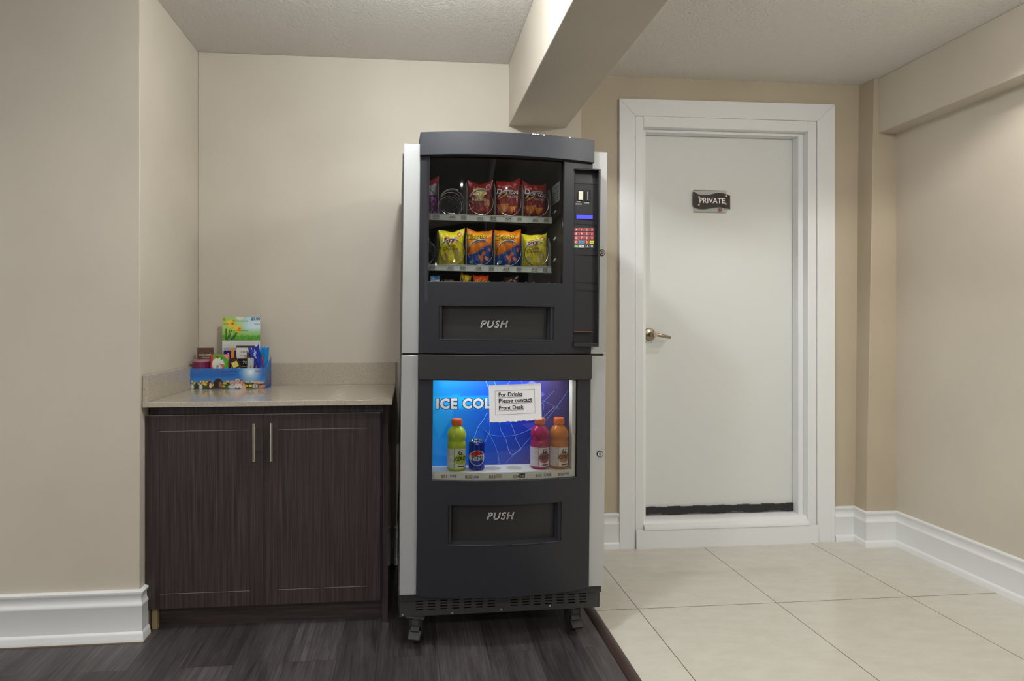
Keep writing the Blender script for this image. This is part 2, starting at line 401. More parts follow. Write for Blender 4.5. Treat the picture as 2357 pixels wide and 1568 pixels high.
m = MB(); P = [(-3.6, YL), (XL, YL), (XL, YL + .04)]
sweep(m, P, PROF, M_white); dirt(m, P); struct(m.build('baseboard_left'), 'tall moulded white baseboard on the left wall', 'baseboard')
m = MB(); P = [(-.075, YB), (XS, YB), (XS, YD), (1.097, YD)]
sweep(m, P, PROF, M_white); dirt(m, P); struct(m.build('baseboard_back'), 'moulded white baseboard behind the vending machine and left of the door', 'baseboard')
m = MB(); P = [(2.302, YD), (2.425, YD), (2.416, YP), (XR, YP), (XR, YBACK)]
sweep(m, P, PROF, M_white); dirt(m, P); struct(m.build('baseboard_right'), 'tall moulded white baseboard wrapping the pillar and the right wall', 'baseboard')

# ------------------------------------------------------------------ white door
D = thing('door_1', 'white flush door with a lever handle in a white casing', 'door', (1.7, YD, 0), kind='structure')
DI = Matrix.Translation((-1.7, -YD, 0))
def dpart(m, name, **k):
    m.v = [(x - 1.7, y - YD, z) for x, y, z in m.v]; return m.build(name, D, **k)
YC = 2.874
m = MB()
m.prism_y([(1.097, 0), (1.182, 0), (1.182, 2.278), (1.097, 2.366)], YC, YD, M_white)
m.prism_y([(2.197, 0), (2.299, 0), (2.299, 2.374), (2.197, 2.280)], YC, YD, M_white)
m.prism_y([(1.097, 2.366), (1.182, 2.278), (2.197, 2.280), (2.299, 2.374)], YC, YD, M_white)
dpart(m, 'casing', bevel=.003)
m = MB()   # frame face, jambs, stops
yf = YC + .004
m.box(1.184, 1.229, yf, 3.04, .0, 2.277, M_white); m.box(2.146, 2.195, yf, 3.04, 0, 2.279, M_white); m.box(1.229, 2.146, yf, 3.04, 2.222, 2.279, M_white)
m.box(1.229, 1.257, 2.915, 2.964, .14, 2.222, M_white); m.box(2.117, 2.146, 2.915, 2.964, .14, 2.222, M_white); m.box(1.257, 2.117, 2.915, 2.964, 2.207, 2.222, M_white)
dpart(m, 'door_frame', bevel=.0025)
m = MB()
m.box(1.229, 2.146, yf - .002, 3.03, .0, .104, M_white)
m.prism_x([(2.862, .100), (2.862, .112), (2.868, .122), (2.880, .126), (2.886, .137), (2.896, .143), (3.0, .145), (3.0, .100)], 1.229, 2.146, M_white)
m.prism_x([(2.862, 0), (2.870, 0), (2.870, .102), (2.866, .102)], 1.184, 2.195, M_white)
dpart(m, 'door_sill', bevel=.002)
m = MB(); m.box(1.2295, 2.1455, 2.966, 3.004, .150, 2.2215, M_doorw)
m.box(1.2655, 1.295, 2.9652, 2.966, .60, .605, M_doorw)
for px, py in ((1480, 632), (1484, 657), (1487, 788), (1500, 788)):
    p = atY(px, py, 2.9655); m.lathe([(.0022, 0), (.0022, .0012)], M_black, (p[0], p[1], p[2]), 'y', 8)
p = atY(1495, 810, 2.9655)   # lighter repair patch left by an older handle
m.prism_y([(p[0] - .03, p[2] - .012), (p[0] + .05, p[2] - .012), (p[0] + .055, p[2] + .008), (p[0] - .03, p[2] + .02)], 2.9653, 2.966, mat('patch_paint', (205, 205, 194), .5))
dpart(m, 'door_slab')
m = MB()
for i in range(24):
    a = 1.2575 + .8595 * i / 24; b = 1.2575 + .8595 * (i + 1) / 24
    m.box(a, b, 2.953, 2.966, .153 + .003 * math.sin(i), .190 + .002 * math.sin(i * 1.7), M_rubber)
m.box(1.2575, 2.117, 2.9545, 2.966, .172, .188, mat('grey_sweep', (74, 74, 76), .4))
dpart(m, 'door_sweep')
hp = atY(1494, 770, 2.964)
m = MB(); m.lathe([(.034, 0), (.034, -.006), (.031, -.011), (.018, -.014), (.013, -.016), (.013, -.045)], M_brass, hp, 'y', 32)
dpart(m, 'handle_rose')
m = MB(); e = atY(1543, 777, 2.92)
pts = [(hp[0], 2.925, hp[2]), (hp[0] + .02, 2.917, hp[2]), (hp[0] + .05, 2.916, hp[2] - .006), (hp[0] + .085, 2.919, hp[2] - .013), (e[0], 2.922, e[2])]
m.tube(pts, .0105, M_brass, 12, rf=lambda t: 1.0 - .25 * t)
m.lathe([(.013, 0), (.013, -.012), (.006, -.013)], M_steel, (hp[0] + .012, 2.92, hp[2]), 'y', 20)
dpart(m, 'lever_handle')

# private sign
S0 = atY(1636, 463, 2.964); sgn = thing('door_sign', 'dark brown wavy PRIVATE sign on the white door', 'sign', S0)
m = MB(); a = atY(1596, 438, 2.964); b = atY(1671, 490, 2.964)
m.box(a[0] - S0[0], b[0] - S0[0], -.0035, -.0005, b[2] - S0[2], a[2] - S0[2], M_acryl)
for z in (a[2] - S0[2], b[2] - S0[2]): m.box(a[0] - S0[0], b[0] - S0[0], -.0037, -.0002, z - .0007, z + .0007, M_inkg)
o = m.build('backing_plate', sgn, bevel=.001); o['label'] = 'clear acrylic backing plate'
W0 = (1680 - 1591) / 2 * 2.18e-3 * .5 * 2; hw = .1045
def wave(t): return .0115 * math.sin((t - .05) * 2 * PI * -1) 
top = []; bot = []
for i in range(41):
    t = i / 40; x = -hw + 2 * hw * t
    # px curve of the upper edge: 440 -> 449 (t=.25) -> 442 (t=.77) -> 449
    up = [(0, .0485), (.12, .034), (.27, .029), (.45, .0335), (.6, .040), (.76, .0425), (.88, .037), (1, .029)]
    lo = [(0, -.0275), (.12, -.039), (.25, -.043), (.4, -.0405), (.6, -.0335), (.78, -.031), (.9, -.036), (1, -.046)]
    def ip(tb, t):
        for (a0, v0), (a1, v1) in zip(tb, tb[1:]):
            if t <= a1:
                n_ = len(tb); i_ = [q[0] for q in tb].index(a0); k = (t - a0) / (a1 - a0)
                d0 = (tb[i_ + 1][1] - tb[max(0, i_ - 1)][1]) / (tb[i_ + 1][0] - tb[max(0, i_ - 1)][0]) * (a1 - a0)
                d1 = (tb[min(n_ - 1, i_ + 2)][1] - tb[i_][1]) / (tb[min(n_ - 1, i_ + 2)][0] - tb[i_][0]) * (a1 - a0)
                return (2 * k ** 3 - 3 * k * k + 1) * v0 + (k ** 3 - 2 * k * k + k) * d0 + (3 * k * k - 2 * k ** 3) * v1 + (k ** 3 - k * k) * d1
        return tb[-1][1]
    top.append((x, ip(up, t))); bot.append((x, ip(lo, t)))
m = MB(); vs = [(x, -.012, z) for x, z in bot] + [(x, -.012, z) for x, z in top] + [(x, -.008, z) for x, z in bot] + [(x, -.008, z) for x, z in top]
n = 41; fs = []
for i in range(40): fs += [(i, i + 1, n + i + 1, n + i), (2 * n + i + 1, 2 * n + i, 3 * n + i, 3 * n + i + 1), (i + 1, i, 2 * n + i, 2 * n + i + 1), (n + i, n + i + 1, 3 * n + i + 1, 3 * n + i)]
fs += [(0, n, 3 * n, 2 * n), (n - 1, 3 * n - 1, 4 * n - 1, 2 * n - 1)]
m.add(vs, fs, mat('dark_brown_laminate', (38, 25, 21), .3))
m.text('PRIVATE', .0395, plane_xz(.001, -.0135, -.0124), M_wh, .012)
for x, z in ((-.0735, .0185), (.0795, .026), (-.0745, -.024), (.0785, -.0175)):
    m.lathe([(.0045, -.008), (.0045, -.0135), (.004, -.0145)], M_wh, (x, 0, z), 'y', 16); m.lathe([(.0014, -.0145), (.0014, -.0148)], M_inkg, (x, 0, z), 'y', 8)
m.build('sign_face', sgn)
m = MB(); rx, rz = .052, -.047
ring = [(rx + .0085 * math.cos(i * PI / 12), -.0042, rz + .0085 * math.sin(i * PI / 12)) for i in range(24)]
Mr = mat('sign_red', (168, 34, 38), .5)
m.tube(ring, .0013, Mr, 6, closed=True); m.tube([(rx - .006, -.0042, rz + .006), (rx + .006, -.0042, rz - .006)], .0012, Mr, 6)
m.box(rx - .0055, rx + .0035, -.0041, -.0036, rz - .0012, rz + .0005, M_ink)
m.build('no_smoking_mark', sgn)

# ------------------------------------------------------------------ base cabinet and worktop
CB = thing('base_cabinet', 'dark brown wood-grain base cabinet with two doors in the recess', 'cabinet', (-.55, 2.27, 0))
def cpart(m, name, parent=None, **k):
    m.v = [(x + .55, y - 2.27, z) for x, y, z in m.v]; return m.build(name, parent or CB, **k)
m = MB(); m.box(-.996, -.107, 2.272, YB - .002, .093, .868, M_lam); m.box(-.996, -.975, 2.285, YB - .03, 0, .093, M_cream)
cpart(m, 'carcass')
m = MB(); m.box(-.975, -.108, 2.302, 2.32, 0.0, .093, M_lamh); cpart(m, 'toe_kick')
m = MB(); m.prism_z([(-.107, 2.262), (-.0845, 2.262), (-.0845, YB - .003), (-.107, YB - .003)], 0, .868, M_lamside); cpart(m, 'side_panel', bevel=.0008)
def cab_door(x0, x1, side):
    m = MB(); z0, z1 = .093, .835; y = 2.25
    m.box(x0, x1, y, y + .0205, z0, z1, M_lam)
    # routed grooves: thin light line with a dark one above (rails) and dark vertical lines (stiles)
    rx0, rx1 = x0 + .052, x1 - .052
    for z in (.773, .1495):
        m.box(rx0, rx1, y - .0004, y + .001, z, z + .0022, M_lamedge); m.box(rx0, rx1, y - .0003, y + .001, z + .0022, z + .0048, M_black)
    for x in (rx0, rx1): m.box(x - .0007, x + .0007, y - .0003, y + .001, z0, z1, M_black)
    m.box(x0, x1, y - .0004, y + .004, z1 - .0015, z1 + .0006, M_lamedge)
    d = cpart(m, 'cabinet_door', bevel=.0012)
    hx = -.590 if side < 0 else -.5255
    h = MB(); h.tube([(hx, 2.214, .660), (hx, 2.214, .806)], .0062, M_steel, 16)
    for z in (.692, .778): h.tube([(hx, 2.216, z), (hx, 2.2515, z)], .0042, M_chrome, 10)
    hb = cpart(h, 'handle', parent=d, sharp=50); hb['label'] = 'brushed steel bar handle'
cab_door(-1.0035, -.5635, -1); cab_door(-.5605, -.1135, 1)
WT = thing('countertop', 'speckled beige quartz countertop with backsplash on the cabinet', 'countertop', (-.5, 2.5, .87))
m = MB(); m.box(-1.003, -.0665, 2.222, YB - .001, .869, .889, M_quartz); m.v = [(x + .5, y - 2.5, z - .87) for x, y, z in m.v]; m.build('worktop', WT, bevel=.0015)
m = MB(); m.box(-.986, -.0665, YB - .0175, YB - .001, .889, .995, M_quartz); m.v = [(x + .5, y - 2.5, z - .87) for x, y, z in m.v]; m.build('backsplash', WT, bevel=.001)
m = MB(); m.box(-1.004, -.986, 2.226, YB - .001, .889, .990, M_quartz); m.v = [(x + .5, y - 2.5, z - .87) for x, y, z in m.v]; m.build('backsplash', WT, bevel=.001)

# ------------------------------------------------------------------ vending machine
yaw, roll = math.radians(1.75), math.radians(.55)
FR = Matrix.Translation((.3457, 2.066, 0)) @ Matrix.Rotation(yaw, 4, 'Z') @ Matrix.Rotation(roll, 4, 'Y')
FI = FR.inverted()
HW = .3235
def S(x): return -(.008 + .043 * max(0, 1 - (x / HW) ** 2))
def ml(px, py, c=0, curved=False):
    o = FI @ Vector((0, 0, CAM_H)); d = FI.to_3x3() @ Vector(ray(px, py)); y = c
    for _ in range(25):
        t = (y - o.y) / d.y; x = o.x + d.x * t
        if not curved: break
        y = S(x) + c
    return x, o.z + d.z * t
VM = thing('vending_machine', 'tall charcoal and silver snack and drink vending machine on casters', 'vending machine', frame=FR)

def curved(m, x0, x1, z0, z1, holes, off, thick, mt, rim=None, nx=40):
    """curved front plate following S(x), with rectangular holes"""
    xs = sorted(set([x0 + (x1 - x0) * i / nx for i in range(nx + 1)] + [h[0] for h in holes] + [h[1] for h in holes]))
    zs = sorted(set([z0, z1] + [h[2] for h in holes] + [h[3] for h in holes]))
    vs = []; idx = {}
    def V(i, j, b):
        if (i, j, b) not in idx:
            idx[(i, j, b)] = len(vs); vs.append((xs[i], S(xs[i]) + off + (thick if b else 0), zs[j]))
        return idx[(i, j, b)]
    def solid(i, j):
        if i < 0 or j < 0 or i >= len(xs) - 1 or j >= len(zs) - 1: return False
        cx, cz = (xs[i] + xs[i + 1]) / 2, (zs[j] + zs[j + 1]) / 2
        return not any(h[0] < cx < h[1] and h[2] < cz < h[3] for h in holes)
    f1 = []; f2 = []
    for i in range(len(xs) - 1):
        for j in range(len(zs) - 1):
            if not solid(i, j): continue
            f1.append((V(i, j, 0), V(i + 1, j, 0), V(i + 1, j + 1, 0), V(i, j + 1, 0)))
            f2.append((V(i, j, 1), V(i, j + 1, 1), V(i + 1, j + 1, 1), V(i + 1, j, 1)))
            if not solid(i - 1, j): f2.append((V(i, j, 0), V(i, j + 1, 0), V(i, j + 1, 1), V(i, j, 1)))
            if not solid(i + 1, j): f2.append((V(i + 1, j, 0), V(i + 1, j, 1), V(i + 1, j + 1, 1), V(i + 1, j + 1, 0)))
            if not solid(i, j - 1): f2.append((V(i, j, 0), V(i, j, 1), V(i + 1, j, 1), V(i + 1, j, 0)))
            if not solid(i, j + 1): f2.append((V(i, j + 1, 0), V(i + 1, j + 1, 0), V(i + 1, j + 1, 1), V(i, j + 1, 1)))
    m.add(vs, f1 + f2, mt, True)

# cabinet body (hollow)
m = MB(); B0, B1, BB = -.381, .379, .60
m.box(B0, B0 + .018, .012, BB, .20, 1.832, M_body); m.box(B1 - .018, B1, .012, BB, .20, 1.832, M_body)
m.box(B0, B1, BB - .012, BB, .20, 1.832, M_body); m.box(B0, B1, .012, BB, 1.81, 1.84, M_body); m.box(B0, B1, .012, BB, 1.062, 1.086, M_body)
m.box(B0, B1, .012, BB, .17, .20, M_body)
m.build('cabinet', VM, bevel=.002)
m = MB()   # liner of the snack compartment and chute
m.box(-.3625, -.3605, .015, .46, 1.28, 1.80, M_inner); m.box(.213, .219, .006, .46, 1.28, 1.80, M_inner); m.box(-.3625, .219, .455, .46, 1.10, 1.80, M_inner)
m.box(-.3625, .219, .015, .46, 1.797, 1.803, M_inner); m.box(-.30, .219, .06, .46, 1.262, 1.266, M_inner)
m.build('snack_compartment_liner', VM)
# hinge strip along the left side
for k in range(2):
    m = MB(); z0, z1 = ((.21, 1.062), (1.085, 1.80))[k]
    n = 34
    for i in range(n):
        a = z0 + (z1 - z0) * i / n; m.tube([(B0 - .003, .006, a + .001), (B0 - .003, .006, a + (z1 - z0) / n - .0012)], .0030, M_hinge, 8)
    m.box(B0 - .0035, B0 - .0005, .003, .03, z0, z1, M_body)
    m.build('piano_hinge', VM)
for (x0, x1, z0, z1) in ((-.3835, -.318, .199, 1.068), (.318, .3845, .199, 1.068), (-.3825, -.318, 1.076, 1.836), (.318, .3835, 1.076, 1.838)):
    m = MB(); m.box(x0, x1, 0, .0125, z0, z1, M_silver)
    o = m.build('side_trim', VM, bevel=.0015); o['label'] = 'silver vertical side trim'
for px, py in ((1386, 582), (1381, 1045)):
    x, z = ml(px, py, -.002); m = MB()
    m.lathe([(.0125, 0.002), (.0125, -.002), (.011, -.0045)], M_rubber, (x, 0, z), 'y', 28); m.lathe([(.0095, -.0045), (.009, -.006), (.006, -.006), (.006, -.0045)], M_chrome, (x, 0, z), 'y', 28)
    m.lathe([(.0042, -.004), (.0038, -.008)], M_chrome, (x, 0, z), 'y', 20); m.box(x - .0008, x + .0008, -.0084, -.0078, z - .003, z + .003, M_black)
    m.build('lock', VM)

# upper door
G1 = (-.290, .206, 1.336, 1.795); F1 = (-.252, .172, 1.126, 1.249)
m = MB(); curved(m, -HW, HW, 1.0765, 1.80, [G1, F1, (.2475, HW, 1.104, 1.763)], 0, .012, M_char); m.build('upper_door', VM, sharp=30, bevel=.0012)
m = MB(); curved(m, -HW - .001, HW + .001, 1.790, 1.873, [], -.014, .03, M_cap)
vs = []; 
for i in range(41):
    x = -HW - .001 + (2 * HW + .002) * i / 40; vs += [(x, S(x) - .013, 1.871), (x, .2, 1.871)]
m.add(vs, [(2 * i, 2 * i + 2, 2 * i + 3, 2 * i + 1) for i in range(40)], M_cap)
m.box(-HW, HW, .0, .19, 1.842, 1.870, M_cap)
# chipped paint along the top edge
for px in (1222, 1227, 1232, 1238, 1252, 1268, 1279, 1312):
    x, z = ml(px, 312, -.014, True); wd = frnd(.003, .008)
    m.box(x - wd, x + wd, S(x) - .0146, S(x) - .012, 1.8705 - frnd(.0005, .002), 1.8735, M_wh if frnd(0, 1) < .6 else M_cap)
m.build('top_cap', VM, sharp=30, bevel=.003)
m = MB(); curved(m, G1[0] - .004, G1[1] + .004, G1[2] - .004, 1.80, [], .0085, .003, M_glass, nx=24); m.build('snack_window', VM, sharp=30)
# vertical frame line right of the glass
m = MB(); x = .2035; m.box(x, x + .0016, S(x) + .002, S(x) + .012, G1[2], 1.789, M_panel); m.box(x + .0018, x + .0025, S(x) - .0004, S(x) + .004, G1[2], 1.789, M_base); m.build('window_trim', VM)

def outline_text(m, t, size, fn, r, mt, shear):
    cu = bpy.data.curves.new('lettering', 'FONT'); cu.body = t; cu.size = 1; cu.align_x = 'CENTER'; cu.fill_mode = 'NONE'; cu.resolution_u = 3; cu.offset = .045; cu.space_character = 1.2
    ob = bpy.data.objects.new('lettering', cu); C.objects.link(ob); bpy.context.view_layer.update()
    me = bpy.data.meshes.new_from_object(ob.evaluated_get(bpy.context.evaluated_depsgraph_get()))
    V = [(v.co.x, v.co.y) for v in me.vertices]; adj = {}
    for e in me.edges:
        a, b = e.vertices; adj.setdefault(a, []).append(b); adj.setdefault(b, []).append(a)
    seen = set()
    for st in adj:
        if st in seen: continue
        loop = [st]; seen.add(st); cur = st
        while True:
            nx = [q for q in adj[cur] if q not in seen]
            if not nx: break
            cur = nx[0]; seen.add(cur); loop.append(cur)
        if len(loop) > 3: m.tube([fn((V[i][0] + shear * V[i][1]) * size, V[i][1] * size) for i in loop], r, mt, 4, closed=True)
    bpy.data.objects.remove(ob); bpy.data.curves.remove(cu)

def push_flap(F, zc, label):
    x0, x1, z0, z1 = F; dp = .038
    r = MB()   # recess walls
    yb = lambda x: S(x) + dp
    def wallq(a, b, c, d): r.add([a, b, c, d], [(0, 1, 2, 3)], M_char)
    n = 16
    for zz, in ((z0,), (z1,)):
        vs = []
        for i in range(n + 1):
            x = x0 + (x1 - x0) * i / n; vs += [(x, S(x) + .002, zz), (x, S(x) + dp + .004, zz + (.006 if zz == z0 else 0))]
        r.add(vs, [(2 * i, 2 * i + 2, 2 * i + 3, 2 * i + 1) for i in range(n)], M_char, True)
    # curved returns at both ends
    r.tube([(x0 + .006, S(x0) + .010, z0), (x0 + .006, S(x0) + .010, z1)], .008, M_char, 14); r.tube([(x1 - .006, S(x1) + .012, z0), (x1 - .006, S(x1) + .012, z1)], .008, M_char, 14)
    wallq((x0, S(x0) + .002, z0), (x0 + .02, S(x0) + dp, z0), (x0 + .02, S(x0) + dp, z1), (x0, S(x0) + .002, z1))
    wallq((x1 - .024, S(x1) + dp, z0), (x1, S(x1) + .002, z0), (x1, S(x1) + .002, z1), (x1 - .024, S(x1) + dp, z1))
    r.tube([(x0 + (x1 - x0) * i / 20, S(x0 + (x1 - x0) * i / 20) + .001, z0) for i in range(21)], .0022, M_char, 8)
    r.build('flap_recess', VM, sharp=60)
    f = MB(); xa, xb = x0 + .018, x1 - .022
    f.grid(14, 1, lambda u, v: (xa + (xb - xa) * u, S(xa + (xb - xa) * u) + dp - .004 - .004 * v, z0 + .002 + (z1 - z0 - .003) * v), M_flap)
    xm = zc[0]
    outline_text(f, 'PUSH', .0365, lambda tx, ty: (xm + tx, S(xm + tx) + dp - .0105, zc[1] + ty), .0008, M_wh, .26)
    o = f.build('push_flap', VM); o['label'] = label
a = ml(1140, 754, -.01, True); push_flap(F1, a, 'snack delivery flap lettered PUSH')
F2 = (-.212, .208, .387, .531)
a = ml(1155, 1204, -.01, True)

# lower door
G2 = (-.270, .268, .6195, .980)
m = MB(); curved(m, -HW, HW, .197, 1.072, [G2, F2], 0, .012, M_char); m.build('lower_door', VM, sharp=30, bevel=.0012)
m = MB(); curved(m, -HW - .001, HW + .001, .982, 1.0725, [], -.008, .012, M_flap); o = m.build('door_band', VM, sharp=30, bevel=.0015)
push_flap(F2, a, 'drink delivery flap lettered PUSH')
m = MB(); curved(m, G2[0] - .004, G2[1] + .004, G2[2] - .004, G2[3] + .004, [], .0085, .003, M_glass, nx=24); m.build('drink_window', VM, sharp=30)
m = MB(); x = G2[1] - .006; m.box(x - .010, x + .004, S(x) + .014, S(x) + .05, G2[2], G2[3], M_shelf); m.build('window_trim', VM)

# base plate with louvres
m = MB(); holes = []
for i in range(14):
    x = -.322 + .0447 * i if i < 7 else -.322 + .0447 * 6 + .0875 + .0443 * (i - 7)
    for k in range(6): holes.append((x, x + .027, .126 + .0103 * k, .1302 + .0103 * k))
xs = sorted(set([-.384, .380] + [h[0] for h in holes] + [h[1] for h in holes])); zs = sorted(set([.105, .199] + [h[2] for h in holes] + [h[3] for h in holes]))
hs = set((round(h[0], 5), round(h[2], 5)) for h in holes)
for i in range(len(xs) - 1):
    for j in range(len(zs) - 1):
        if (round(xs[i], 5), round(zs[j], 5)) in hs: continue
        if j % 2 == 0 or j == len(zs) - 2:
            pass
        m.box(xs[i], xs[i + 1], .03, .0325, zs[j], zs[j + 1], M_base)
for px, py in ((927, 1416), (1041, 1411), (1154, 1403), (1265, 1395)):
    x, z = ml(px, py, .03); m.lathe([(.004, .03), (.004, .027), (.002, .026)], M_steel, (x, 0, z), 'y', 10)
m.box(.362, .366, .018, .03, .165, .195, M_base); m.lathe([(.004, .02), (.004, .012)], mat('rusty_bolt', (120, 78, 50), .6, .5), (.368, 0, .178), 'y', 10)
m.build('louvred_base_plate', VM)
m = MB(); m.box(-.384, -.381, .03, .60, .105, .199, M_base); m.box(.377, .380, .03, .60, .105, .199, M_base); m.box(-.384, .380, .59, .60, .105, .199, M_base); m.box(-.384, .38, .034, .60, .104, .107, M_base)
m.box(-.376, .372, .05, .055, .11, .17, M_black)
m.build('base_frame', VM)
for i, (x, y, a, dz) in enumerate([(-.317, .055, -.25, -.003), (.288, .078, .12, .003), (-.317, .54, .2, -.003), (.288, .54, -.1, .003)]):
    # bracket > wheel, brake pedal
    m = MB(); m.box(-.03, .03, -.03, .03, .098, .105, M_base); m.box(-.021, -.0175, -.022, .022, .03, .098, M_rubber); m.box(.0175, .021, -.022, .022, .03, .098, M_rubber)
    m.lathe([(.022, .088), (.022, .099)], M_steel, (0, 0, 0), 'z', 20); m.box(-.017, .017, -.026, -.010, .068, .092, M_rubber); m.box(-.010, .010, -.028, -.026, .074, .09, M_base)
    o = m.build('caster', VM, bevel=.001, at=(x, y, 0), rot=(0, 0, a)); o.scale = (1.15, 1.1, 1)
    m = MB(); m.lathe([(.010, -.013), (.029, -.013), (.032, -.010), (.032, .010), (.029, .013), (.010, .013)], M_rubber, (0, 0.004, .032 + dz), 'x', 28); m.build('wheel', o)
    if i < 2:
        m = MB(); m.hexa([(-.019, -.050, .030), (.019, -.050, .030), (.021, -.028, .050), (-.021, -.028, .050), (-.019, -.052, .036), (.019, -.052, .036), (.021, -.026, .056), (-.021, -.026, .056)], M_black)
        m.hexa([(-.015, -.030, .05), (.015, -.030, .05), (.015, -.018, .07), (-.015, -.018, .07), (-.015, -.034, .054), (.015, -.034, .054), (.015, -.022, .074), (-.015, -.022, .074)], M_black)
        m.build('brake_pedal', o, bevel=.002)
# rear power cord
m = MB(); m.tube([(-.372, .615, 1.0), (-.376, .64, .7), (-.374, .645, .45), (-.381, .65, .34), (-.383, .65, .26), (-.378, .645, .18), (-.36, .64, .12)], .003, M_rubber, 8); m.build('power_cord', VM)

# control panel
Mp = M_panel
m = MB(); X0, X1, Z0, Z1 = .2475, .3425, 1.104, 1.763; yf = -.036
m.hexa([(X1 - .005, yf, Z0), (X1, yf, Z0), (X1, .0, Z0), (X1 - .005, .0, Z0), (X1 - .005, yf, Z1), (X1 + .003, yf + .004, Z1), (X1 + .003, .0, Z1), (X1 - .005, .0, Z1)], Mp)
m.box(X0, X1, yf, 0, Z0, Z0 + .012, Mp); m.box(X0, X1 + .002, yf + .001, 0, Z1 - .005, Z1, Mp)
m.box(X0 - .001, X0 + .0008, -.024, 0, Z0, Z1, Mp)
m.hexa([(X0, -.020, Z0), (X1, -.016, Z0), (X1, -.004, Z0), (X0, -.004, Z0), (X0, -.020, 1.71), (X1, -.016, 1.71), (X1, -.004, 1.71), (X0, -.004, 1.71)], Mp)
m.hexa([(X0, -.020, 1.71), (X1, -.016, 1.71), (X1, -.003, 1.71), (X0, -.003, 1.71), (X0, -.012, Z1), (X1, -.010, Z1), (X1, -.001, Z1), (X0, -.001, Z1)], Mp)
cp = m.build('control_panel', VM, bevel=.0012)
def yp(x): return -.020 + .004 * (x - X0) / (X1 - X0)
def cbox(m, px0, py0, px1, py1, h, mt, y=None):
    a = ml(px0, py0, -.019); b = ml(px1, py1, -.019); m.box(a[0], b[0], yp(a[0]) - h, yp(a[0]) + .003, b[1], a[1], mt); return a, b
m = MB(); cbox(m, 1329, 438, 1343, 463, .0012, M_black); cbox(m, 1331.5, 441, 1341, 461, .006, M_btn); m.build('coin_release_button', cp, bevel=.001)
m = MB(); cbox(m, 1347, 438, 1359, 464, .003, M_black); cbox(m, 1351, 441, 1354, 461, .0034, M_inkg); m.build('coin_slot', cp, bevel=.0012)
m = MB()
for t, px, py in (('COIN', 1332, 466), ('RELEASE', 1332, 471), ('COINS', 1351, 468)):
    a = ml(px, py, -.02); m.text(t, .0062, lambda tx, ty: (a[0] + tx, yp(a[0]) - .0005, a[1] + ty), M_wh, .01)
m.build('panel_lettering', cp)
m = MB(); cbox(m, 1325, 493, 1365, 506, .0012, M_black); cbox(m, 1326.5, 494.5, 1363.5, 504.5, .0018, M_lcd); m.build('display', cp)
m = MB()
for y0, y1 in ((516, 517), (587, 588), (650, 650.6), (668, 669)): cbox(m, 1320, y0, 1373, y1, .0004, M_black)
cbox(m, 1371, 588, 1371.7, 650, .0004, M_black); cbox(m, 1372, 517, 1372.6, 587, .0004, M_black)
m.build('panel_seams', cp)
m = MB(); a, b = cbox(m, 1319.5, 764, 1361, 789, .0006, M_black); 
m.box(a[0], b[0], yf + .004, -.02, a[1], a[1] + .0015, mat('orange_edge', (150, 96, 60), .5)); m.box(a[0], b[0], yf + .002, -.016, b[1] - .003, b[1] + .001, Mp)  # orange strip above the coin return opening
o = m.build('coin_return', cp)
rows = [('A', '1', '2', '3'), ('B', '4', '5', '6'), ('C', '7', '8', '9'), ('D', 'Clear', '0', 'Cancel'), ('Yes', 'No', 'L1', 'R1')]
for r, row in enumerate(rows):
    for c_, t in enumerate(row):
        px, py = 1326 + 12.1 * c_ , 529 + 9.55 * r
        m = MB(); a, b = cbox(m, px - 5.4, py - 3.9, px + 5.4, py + 3.9, .0018, M_inkg)
        km = M_red
        if t == 'Clear': km = M_bluek
        elif t == 'Cancel': km = M_yel
        elif t == 'Yes': km = M_green
        elif t == 'No': km = M_tag
        elif t in ('L1', 'R1'): km = M_black
        cbox(m, px - 4.7, py - 3.2, px + 4.7, py + 3.2, .0026, km)
        cx, cz = (a[0] + b[0]) / 2, (a[1] + b[1]) / 2; s_ = .0115 if len(t) == 1 else (.0078 if len(t) < 4 else .005)
        tm = M_ink if t in ('Cancel', 'Clear') else (M_red if t == 'No' else M_wh)
        if t in ('L1', 'R1'):
            m.box(cx - .004, cx - .002, yp(cx) - .0031, yp(cx), cz - .003, cz + .003, M_wh); m.box(cx + .002, cx + .004, yp(cx) - .0031, yp(cx), cz - .003, cz + .003, M_wh); m.box(cx - .004, cx + .004, yp(cx) - .0031, yp(cx), cz - .003, cz - .0015, M_wh)
        else: m.text(t, s_, lambda tx, ty: (cx + tx, yp(cx) - .0031, cz - s_ * .35 + ty), tm, .01)
        m.build('key', cp)

